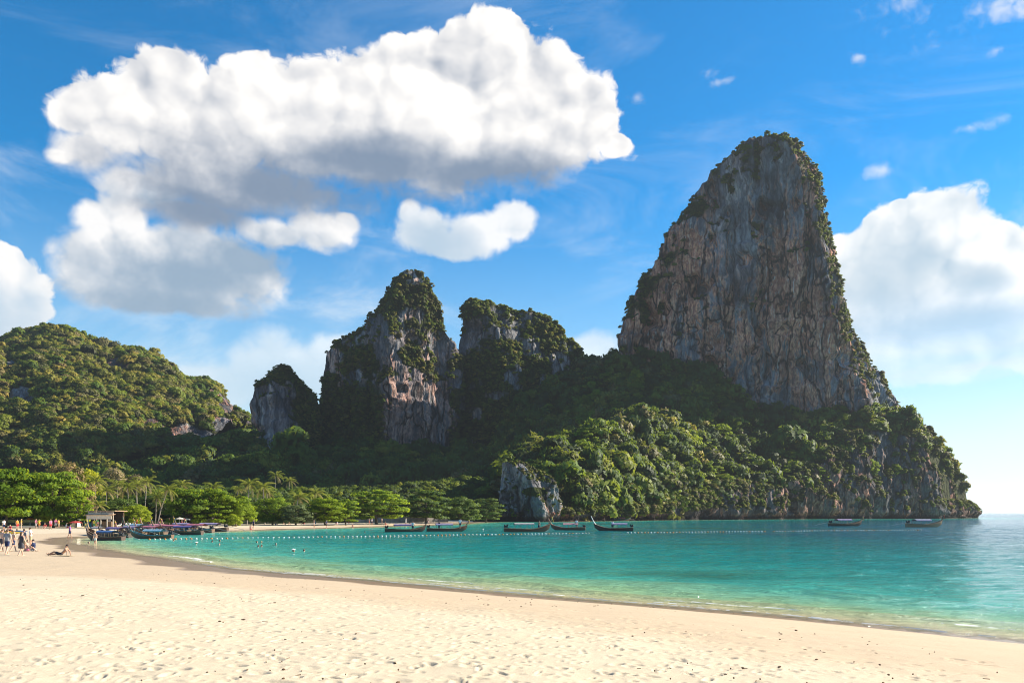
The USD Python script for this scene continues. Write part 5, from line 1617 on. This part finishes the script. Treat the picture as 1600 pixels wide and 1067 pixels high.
def skeleton(pose, hgt=1.72, swing=0.0, turn=0.0, arms='down'):
    """joints of a figure that faces +x; left is +y"""
    J = {}
    k = hgt / 1.72
    hip = 0.90
    if pose == 'stand' or pose == 'walk':
        J['pel'] = np.array([0, 0, hip])
        J['che'] = np.array([0.03, 0, 1.28])
        J['nec'] = np.array([0.03, 0, 1.46])
        J['hea'] = np.array([0.06, 0, 1.60])
        for s, q in (('l', 1), ('r', -1)):
            a = swing * q
            J['hip' + s] = np.array([0, 0.09 * q, hip - 0.03])
            J['kne' + s] = np.array([0.44 * math.sin(a) + 0.02, 0.095 * q, hip - 0.03 - 0.42 * math.cos(a)])
            back = a - (0.25 if a < 0 else 0.05)
            J['ank' + s] = J['kne' + s] + np.array([0.42 * math.sin(back), 0, -0.42 * math.cos(back)])
            J['toe' + s] = J['ank' + s] + np.array([0.16, 0.02 * q, -0.045])
    elif pose == 'sit':
        J['pel'] = np.array([0, 0, 0.11])
        J['che'] = np.array([-0.05, 0, 0.50])
        J['nec'] = np.array([-0.02, 0, 0.68])
        J['hea'] = np.array([0.02, 0, 0.82])
        for s, q in (('l', 1), ('r', -1)):
            J['hip' + s] = np.array([0.03, 0.10 * q, 0.11])
            J['kne' + s] = np.array([0.38, 0.14 * q, 0.34])
            J['ank' + s] = np.array([0.62, 0.13 * q, 0.06])
            J['toe' + s] = np.array([0.78, 0.14 * q, 0.05])
    elif pose == 'recline':
        J['pel'] = np.array([0, 0, 0.12])
        J['che'] = np.array([-0.28, 0, 0.38])
        J['nec'] = np.array([-0.38, 0, 0.54])
        J['hea'] = np.array([-0.38, 0, 0.69])
        for s, q in (('l', 1), ('r', -1)):
            J['hip' + s] = np.array([0.04, 0.09 * q, 0.12])
            J['kne' + s] = np.array([0.46, 0.12 * q, 0.12 + (0.16 if q > 0 else 0)])
            J['ank' + s] = np.array([0.86, 0.12 * q, 0.07])
            J['toe' + s] = np.array([0.96, 0.14 * q, 0.16])
    elif pose == 'lie':
        J['pel'] = np.array([0, 0, 0.12])
        J['che'] = np.array([-0.40, 0, 0.14])
        J['nec'] = np.array([-0.58, 0, 0.14])
        J['hea'] = np.array([-0.73, 0, 0.15])
        for s, q in (('l', 1), ('r', -1)):
            J['hip' + s] = np.array([0.04, 0.09 * q, 0.11])
            J['kne' + s] = np.array([0.46, 0.11 * q, 0.11])
            J['ank' + s] = np.array([0.87, 0.11 * q, 0.08])
            J['toe' + s] = np.array([0.94, 0.12 * q, 0.19])
    elif pose == 'swim':
        J['pel'] = np.array([-0.30, 0, -0.55])
        J['che'] = np.array([-0.06, 0, -0.22])
        J['nec'] = np.array([0.0, 0, -0.03])
        J['hea'] = np.array([0.03, 0, 0.11])
        for s, q in (('l', 1), ('r', -1)):
            J['hip' + s] = np.array([-0.32, 0.09 * q, -0.57])
            J['kne' + s] = np.array([-0.50, 0.12 * q, -0.92])
            J['ank' + s] = np.array([-0.80, 0.12 * q, -1.15])
            J['toe' + s] = np.array([-0.92, 0.12 * q, -1.22])
    up = J['nec'] - J['che']
    up = up / np.linalg.norm(up)
    for s, q in (('l', 1), ('r', -1)):
        sh = J['nec'] - up * 0.06 + np.array([0, 0.185 * q, 0])
        J['sho' + s] = sh
        if pose in ('stand', 'walk'):
            b = -swing * q * 0.8
            if arms == 'hips':
                J['elb' + s], J['wri' + s] = sh + np.array([-0.10, 0.18 * q, -0.24]), sh + np.array([0.02, -0.03 * q, -0.46])
            elif arms == 'hold' or (arms == 'one' and q < 0):
                J['elb' + s], J['wri' + s] = sh + np.array([0.02, 0.05 * q, -0.29]), sh + np.array([0.24, -0.05 * q, -0.30])
            elif arms == 'up' and q > 0:
                J['elb' + s], J['wri' + s] = sh + np.array([0.10, 0.14 * q, 0.20]), sh + np.array([0.12, 0.0, 0.40])
            else:
                J['elb' + s] = sh + np.array([0.28 * math.sin(b) - 0.02, 0.06 * q, -0.28 * math.cos(b)])
                J['wri' + s] = J['elb' + s] + np.array([0.25 * math.sin(b + 0.3), 0.01 * q, -0.25 * math.cos(b + 0.3)])
        elif pose == 'sit':
            J['elb' + s], J['wri' + s] = sh + np.array([0.12, 0.06 * q, -0.25]), np.array([0.34, 0.08 * q, 0.40])
        elif pose == 'recline':
            J['elb' + s], J['wri' + s] = sh + np.array([-0.14, 0.05 * q, -0.22]), sh + np.array([-0.16, 0.10 * q, -0.42])
            J['wri' + s][2] = 0.05
        elif pose == 'lie':
            J['elb' + s], J['wri' + s] = np.array([-0.28, 0.28 * q, 0.08]), np.array([-0.04, 0.26 * q, 0.07])
        else:
            J['elb' + s], J['wri' + s] = sh + np.array([0.14, 0.16 * q, -0.14]), sh + np.array([0.34, 0.10 * q, -0.08])
    return {a: b * k for a, b in J.items()}, k


def person(label, px_, row, pose='stand', face=0.0, skin=0, hair='dark', top=None, bottom='navy', hgt=1.72, Y=None, z=None, swing=0.0, arms='down', extra=None, long_hair=False, group=None, hat=None, woman=False):
    """a figure standing at photograph column px_; row is the photograph row of the feet, seat or water line"""
    if Y is None:
        Y = 60.0
        for _ in range(12):
            zz_ = 0.0 if z is not None else float(sand_z(np.array([(px_ - CX) * Y / FPX]), np.array([Y]))[0])
            Y = 0.5 * Y + 0.5 * np.clip((EYE - max(zz_, -0.6)) * FPX / (row - HY), 8, 400)
    x_ = (px_ - CX) * Y / FPX
    zg = float(sand_z(np.array([x_]), np.array([Y]))[0]) if z is None else z
    J, k = skeleton(pose, hgt, swing, arms=arms)
    body = Manifold()
    def bone(a, b, ra, rb):
        return _hull([(a, np.asarray(ra) * k), (b, np.asarray(rb) * k)])
    sw = 0.93 if woman else 1.0
    up = (J['nec'] - J['che']) / np.linalg.norm(J['nec'] - J['che'])
    parts = [_hull([(J['pel'], np.array([0.105, 0.155, 0.10]) * k), (J['pel'] * 0.62 + J['che'] * 0.38, np.array([0.085, 0.125 * sw, 0.09]) * k)]),
             _hull([(J['pel'] * 0.62 + J['che'] * 0.38, np.array([0.085, 0.125 * sw, 0.09]) * k), (J['che'], np.array([0.112, 0.158 * sw, 0.11]) * k)]),
             _hull([(J['che'], np.array([0.112, 0.158 * sw, 0.11]) * k), (J['nec'] - up * 0.07 * k, np.array([0.07, 0.15 * sw, 0.05]) * k)]),
             bone(J['nec'] - up * 0.05 * k, J['hea'] - up * 0.03 * k, 0.058, 0.052)]
    H = J['hea']
    head = [(H + np.array([0.0, 0, 0.035]) * k, np.array([0.092, 0.074, 0.085]) * k), (H + np.array([0.035, 0, -0.055]) * k, np.array([0.052, 0.050, 0.05]) * k)]
    parts.append(_hull(head))
    parts.append(_hull([(H + np.array([0.092, 0, 0.02]) * k, 0.010 * k), (H + np.array([0.108, 0, -0.025]) * k, 0.015 * k)]))
    for q in (1, -1):
        parts.append(_hull([(H + np.array([-0.005, 0.078 * q, 0.0]) * k, np.array([0.018, 0.010, 0.030]) * k)]))
    parts.append(_hull([(H + np.array([0.080, 0.018, -0.055]) * k, 0.010 * k), (H + np.array([0.080, -0.018, -0.055]) * k, 0.010 * k)]))
    for s, q in (('l', 1), ('r', -1)):
        parts += [bone(J['hip' + s], J['kne' + s], 0.085, 0.055), bone(J['kne' + s], J['kne' + s] * 0.65 + J['ank' + s] * 0.35, 0.054, 0.056), bone(J['kne' + s] * 0.65 + J['ank' + s] * 0.35, J['ank' + s], 0.056, 0.036),
                  bone(J['ank' + s] - np.array([0.03, 0, 0.03]) * k, J['toe' + s], 0.040, [0.045, 0.042, 0.024]),
                  bone(J['nec'] - up * 0.06 * k, J['sho' + s], 0.055, 0.060), bone(J['sho' + s], J['elb' + s], 0.050, 0.038), bone(J['elb' + s], J['wri' + s], 0.039, 0.026)]
        d = J['wri' + s] - J['elb' + s]
        d = d / np.linalg.norm(d)
        sd = np.cross(d, np.array([0, 1.0, 0]) if abs(d[1]) < 0.8 else np.array([1.0, 0, 0]))
        sd /= np.linalg.norm(sd)
        nr = np.cross(sd, d)
        w = J['wri' + s]
        palm = [(w + d * 0.015 * k, 0.021 * k)] + [(w + d * 0.085 * k + sd * o * k, 0.014 * k) for o in (-0.028, 0.028)]
        parts.append(_hull(palm))
        for fi, (o, l) in enumerate(((-0.030, 0.060), (-0.010, 0.072), (0.011, 0.068), (0.030, 0.052))):
            a = w + d * 0.085 * k + sd * o * k
            b = a + (d * 0.92 + nr * 0.25 * q) * l * 0.55 * k
            c = b + (d * 0.75 + nr * 0.6 * q) * l * 0.45 * k
            parts += [_hull([(a, 0.0095 * k), (b, 0.0085 * k)]), _hull([(b, 0.0085 * k), (c, 0.007 * k)])]
        a = w + d * 0.03 * k + sd * 0.022 * k
        b = a + (d * 0.6 + sd * 0.75) * 0.042 * k
        parts += [_hull([(a, 0.012 * k), (b, 0.0105 * k)]), _hull([(b, 0.0105 * k), (b + (d * 0.95 + sd * 0.1) * 0.03 * k, 0.0085 * k)])]
    body = Manifold.batch_boolean(parts, manifold3d.OpType.Add) if hasattr(Manifold, 'batch_boolean') else sum(parts[1:], parts[0])
    t = thing('person', label, 'person', (x_, Y, zg), face, group=group)
    put('body', body, SKIN[skin], parent=t, smooth=50)
    hb = [_hull([(H + np.array([-0.018, 0, 0.050]) * k, np.array([0.094, 0.082, 0.086]) * k)])]
    if long_hair:
        hb.append(_hull([(H + np.array([-0.06, 0, 0.02]) * k, np.array([0.05, 0.075, 0.08]) * k), (H + np.array([-0.085, 0, -0.20]) * k, np.array([0.035, 0.06, 0.04]) * k)]))
    put('hair', Manifold.batch_boolean(hb, manifold3d.OpType.Add), HAIR[hair], parent=t, smooth=50)
    for q in (1, -1):
        e = trimesh.creation.icosphere(1, 0.011 * k)
        e.apply_translation(H + np.array([0.082, 0.030 * q, 0.012]) * k)
        put('eye', e, EYE_M, parent=t, smooth=True)
    if hat:
        hm = trimesh.creation.cone(0.20 * k, 0.10 * k, sections=14)
        hm.apply_translation(H + np.array([-0.01, 0, 0.10]) * k)
        put('hat', hm, CLOTH[hat], parent=t)
    g_ = 0.014
    tors = lambda a, b: [_hull([(J['pel'] * (1 - a) + J['che'] * a, np.array([0.105 + g_, 0.150 + g_, 0.07]) * k), (J['pel'] * (1 - b) + J['che'] * b, np.array([0.110 + g_, 0.155 * sw + g_, 0.07]) * k)])]
    if top == 'bikini' or top is None:
        if woman:
            put('bikini_top', _hull([(J['che'] + np.array([0.012, 0.06, 0.0]) * k, np.array([0.108, 0.075, 0.045]) * k), (J['che'] + np.array([0.012, -0.06, 0.0]) * k, np.array([0.108, 0.075, 0.045]) * k)]), CLOTH[bottom], parent=t, smooth=50)
    elif top.startswith('dress_'):
        sk = tors(0.2, 1.0) + [_hull([(J['che'], np.array([0.126, 0.17 * sw, 0.1]) * k), (J['nec'] - up * 0.07 * k, np.array([0.08, 0.15 * sw, 0.045]) * k)]),
                               _hull([(J['pel'], np.array([0.13, 0.18, 0.08]) * k), ((J['knel'] + J['kner']) / 2 + np.array([0, 0, 0.10]) * k, np.array([0.20, 0.24, 0.05]) * k)])]
        put('dress', Manifold.batch_boolean(sk, manifold3d.OpType.Add), CLOTH[top[6:]], parent=t, smooth=50)
    else:
        sl = tors(0.15, 1.0) + [_hull([(J['che'], np.array([0.126, 0.17 * sw, 0.1]) * k), (J['nec'] - up * 0.07 * k, np.array([0.08, 0.155 * sw, 0.048]) * k)])]
        for s in 'lr':
            sl += [bone(J['nec'] - up * 0.06 * k, J['sho' + s], 0.062, 0.070), bone(J['sho' + s], J['sho' + s] * 0.45 + J['elb' + s] * 0.55, 0.064, 0.058)]
        put('shirt', Manifold.batch_boolean(sl, manifold3d.OpType.Add), CLOTH[top], parent=t, smooth=50)
    if bottom and not (top or '').startswith('dress_'):
        le = 0.16 if woman and top in (None, 'bikini') else 0.62
        sh_ = [_hull([(J['pel'], np.array([0.118, 0.168, 0.095]) * k), (J['pel'] * 0.85 + J['che'] * 0.15, np.array([0.105, 0.150, 0.06]) * k)])]
        for s in 'lr':
            sh_.append(bone(J['hip' + s], J['hip' + s] * (1 - le) + J['kne' + s] * le, 0.098, 0.088 if le > 0.3 else 0.095))
        put('shorts' if le > 0.3 else 'bikini_bottom', Manifold.batch_boolean(sh_, manifold3d.OpType.Add), CLOTH[bottom], parent=t, smooth=50)
    if extra == 'backpack':
        put('backpack', _hull([(J['che'] + np.array([-0.20, sy * 0.09, sz]) * k, 0.075 * k) for sy in (-1, 1) for sz in (0.08, -0.28)]), CLOTH['charcoal'], parent=t, smooth=50)
    if extra == 'bag':
        put('bag', _hull([(J['wrir'] + np.array([sx * 0.14, -0.02, sz]) * k, 0.05 * k) for sx in (-1, 1) for sz in (-0.16, -0.46)]), CLOTH['charcoal'], parent=t, smooth=50)
    return t


# the group walking and resting at the left
person('person at the very left edge carrying a dark bag, seen from behind', 3, 861, 'walk', 82, 0, 'brown', None, 'charcoal', 1.74, swing=0.25, extra='bag')
person('person in grey shirt and navy shorts walking away along the beach', 11, 866, 'walk', 86, 0, 'brown', 'grey', 'navy', 1.80, swing=0.22)
person('person in dark blue shorts leaning over beside the one in the grey shirt', 21, 861, 'walk', 60, 0, 'blond', None, 'navy', 1.55, swing=0.3, arms='hold')
person('person in a loose charcoal dress walking, hair tied, near the middle of the walking group', 33, 868, 'walk', 70, 0, 'brown', 'dress_charcoal', None, 1.70, swing=0.24, long_hair=True, woman=True)
person('person with a backpack standing behind the one in the charcoal dress', 37, 860, 'stand', 80, 1, 'dark', 'grey', 'khaki', 1.76, extra='backpack')
person('person in pale shirt and khaki shorts standing farther off behind the seated pair', 48, 853, 'stand', 200, 1, 'dark', 'white', 'khaki', 1.74, arms='hips')
person('person sitting on the sand with knees up, left one of the seated pair', 43, 861, 'sit', 25, 0, 'brown', None, 'pink', 1.66, woman=True)
person('person in dark top sitting on the sand, right one of the seated pair', 52, 861, 'sit', 190, 0, 'dark', 'navy', 'grey', 1.74)
person('sunbather reclining on elbows alone on the damp sand by the water', 96, 867.5, 'recline', 186, 1, 'dark', None, 'charcoal', 1.70)
tw = thing('beach_towel', 'khaki towel spread under the lone reclining sunbather', 'towel', (0, 0, 0))
_Y = (EYE - 0.16) * FPX / (867.5 - HY)
put('cloth', box(1.75, 0.8, 0.012, (94 - CX) * _Y / FPX, _Y, float(sand_z(np.array([(94 - CX) * _Y / FPX]), np.array([_Y]))[0]) + 0.02), CLOTH['khaki'], parent=tw)
person('person in purple top standing at the waterline left of the blue boat', 109, 840, 'walk', 20, 1, 'dark', 'purple', 'navy', 1.66, swing=0.2)
person('person in white swimwear wading in front of the blue boat', 149, 849, 'stand', 250, 0, 'blond', None, 'white', 1.66, Y=EYE * FPX / 48.5, z=-0.35, woman=True)
# swimmers
for i, (a, b, hr, hat, lab) in enumerate([
    (138, 849.5, 'dark', None, 'swimmer with dark hair close to the wading person'),
    (271, 845, 'brown', None, 'swimmer with brown hair by the left end of the float line'),
    (307, 850.5, 'blond', 'white', 'swimmer wearing a white hat, right of the beached boats'),
    (332, 847, 'dark', None, 'dark haired swimmer facing the one with a pale back'),
    (343, 851.5, 'dark', None, 'swimmer with bare pale back close to shore'),
    (343, 846.3, 'dark', None, 'swimmer with dark hair just behind the pale backed one'),
    (401, 848.5, 'brown', None, 'swimmer in a group of four, back left'),
    (408.5, 848.5, 'blond', None, 'fair haired swimmer in a group of four, back right'),
    (404, 855, 'brown', None, 'swimmer in a group of four, front left'),
    (409, 854.5, 'dark', None, 'dark haired swimmer in a group of four, front right'),
    (431, 851.5, 'dark', None, 'dark haired swimmer right of the group of four'),
    (458, 862.5, 'dark', 'white', 'swimmer with a white cap, nearest the camera'),
    (475, 862, 'brown', None, 'brown haired swimmer right of the one in the white cap'),
    (570, 832, 'dark', None, 'swimmer between the float line and the far beach'),
    (755, 828, 'blond', 'white', 'swimmer with a white hat right of the pale bowed boat')]):
    person(lab, a, b, 'swim', (i * 67) % 360, i % 2, hr, None, 'navy', 1.70, Y=EYE * FPX / (b - HY), z=0.0, hat=hat)
# people on the far beach, a few pixels tall
PG = 'people on the far beach'
FARP = [
    (6, 828, 'stand', 'white', 'navy', 'under the huge bright tree, at the left edge'), (16, 829, 'sit', 'red', 'navy', 'behind the yellow kayak'), (27, 827, 'stand', 'orange', 'red', 'right of the kayaks'), (33, 826, 'stand', 'orange', 'khaki', 'beside a tree trunk right of the kayaks'),
    (56, 825, 'stand', 'pink', 'white', 'left one of the couple under the big green tree'), (61, 825, 'stand', 'yellow', 'orange', 'right one of the couple under the big green tree'), (70, 826, 'sit', 'red', 'grey', 'resting under the big green tree'),
    (79, 827, 'walk', 'pink', 'red', 'walking out of the shade of the big green tree'), (87, 825, 'stand', 'pink', 'white', 'in front of the dark shack'), (92, 825, 'stand', 'orange', 'khaki', 'right of the one before the dark shack'), (104, 825, 'sit', 'white', 'red', 'left of the white kiosk'),
    (147, 826, 'stand', 'yellow', 'green', 'behind the blue boat'), (151, 826, 'stand', 'green', 'yellow', 'behind the blue boat, left of the bar counter'), (171, 824, 'stand', 'white', 'khaki', 'between the sun loungers'), (190, 824, 'walk', 'charcoal', 'red', 'right of the sun loungers'),
    (214, 822, 'stand', 'orange', 'red', 'under the small bright tree'), (232, 821, 'sit', 'red', 'white', 'left of the pale palm trunks'), (249, 821, 'sit', 'white', 'orange', 'between the pale palm trunks'), (265, 820, 'stand', 'red', 'navy', 'right of the pale palm trunks'),
    (271, 820, 'sit', 'white', 'navy', 'left of the cream umbrellas'), (284, 822, 'stand', None, 'red', 'before the cream umbrellas'), (289, 822, 'stand', None, 'orange', 'right before the cream umbrellas'), (297, 821, 'stand', 'white', 'yellow', 'in white right of the cream umbrellas'),
    (303, 821, 'sit', 'yellow', 'navy', 'seated right of the cream umbrellas'), (333, 820, 'walk', 'khaki', 'green', 'right of the green umbrella'), (360, 820, 'stand', 'red', 'navy', 'by the low bright bush'), (369, 822, 'sit', 'khaki', 'yellow', 'on the open sand right of the low bright bush'),
    (396, 826, 'walk', 'navy', 'black', 'in dark clothes walking by the water'), (392, 827, 'sit', None, 'red', 'seated by the water beside the dark clothed walker'), (430, 820, 'sit', None, 'blue', 'below the dense rounded tree'), (443, 819, 'walk', None, 'red', 'left of a pair near the pale tree'), (446, 820, 'stand', 'pink', 'white', 'right of a pair near the pale tree'),
    (452, 819.5, 'walk', None, 'navy', 'walking below the pale grey green tree'), (475, 819, 'sit', 'red', 'navy', 'resting left of the vivid light green tree'), (510, 825, 'stand', 'navy', 'black', 'in black at the edge of the water'), (491, 824, 'stand', None, 'white', 'ankle deep left of the one in black'),
    (527, 819, 'sit', 'white', 'pink', 'under the vivid light green tree'), (545, 819, 'stand', None, 'red', 'under the narrow layered tree'), (551, 824, 'sit', None, 'orange', 'in the shallows below the narrow layered tree'), (577, 820, 'stand', None, 'red', 'left of two at the low wall'), (581, 820, 'stand', 'white', 'navy', 'right of two at the low wall'),
    (597, 819.5, 'stand', None, 'khaki', 'at the middle of the low wall'), (602, 820, 'sit', None, 'red', 'seated at the middle of the low wall'), (634, 817.5, 'stand', 'white', 'white', 'in white at the right end of the beach')]
_g = np.random.default_rng(9)
CW = {None: 'bare shouldered', 'white': 'white shirted', 'red': 'red shirted', 'orange': 'orange shirted', 'yellow': 'yellow shirted', 'pink': 'pink shirted', 'green': 'green shirted', 'charcoal': 'grey shirted', 'khaki': 'khaki shirted', 'navy': 'navy shirted'}
for (a, b, pose, tp, bt, lab) in FARP:
    Y = 145.0
    for _ in range(10):
        zz_ = max(float(sand_z(np.array([(a - CX) * Y / FPX]), np.array([Y]))[0]), 0.0)
        Y = 0.6 * Y + 0.4 * np.clip((EYE - zz_) * FPX / (b - HY), 60, 205)
    w_ = f'{CW[tp]} {"seated " if pose == "sit" else ""}person {lab}'
    if 'seated seated' in w_ or ('seated' in lab and pose == 'sit'):
        w_ = f'{CW[tp]} person {lab}'
    person(w_, a, b, pose, _g.uniform(0, 360), int(_g.integers(0, 2)), ('dark', 'brown', 'blond')[_g.integers(0, 3)], tp, bt, _g.uniform(1.6, 1.8), Y=Y, swing=0.2 if pose == 'walk' else 0.0, woman=bool(_g.integers(0, 2)) and tp is None, group=PG)
# people aboard the anchored boats
for (a, b, z_, Y, tp, lab) in [(645, 831, 0.5, 133, 'white', 'boatman in white standing aboard the leftmost anchored boat'), (686, 830, 0.5, 137, 'charcoal', 'boatman in dark clothes between the two leftmost anchored boats'), (719, 830, 0.9, 137, 'white', 'boatman in white on the bow of the pale bowed boat'),
                              (842, 831, 0.6, 133, 'khaki', 'boatman standing near the bow of the grey canopied boat'), (901, 828, 0.7, 147, 'white', 'boatman in white at the stern of the rose canopied boat'), (957, 829, 0.5, 142, 'white', 'boatman standing amidships on the white prowed boat')]:
    person(lab, a, b, 'stand', 270 if a % 2 else 40, 2, 'dark', tp, 'navy', 1.66, Y=Y, z=z_ - 0.35)
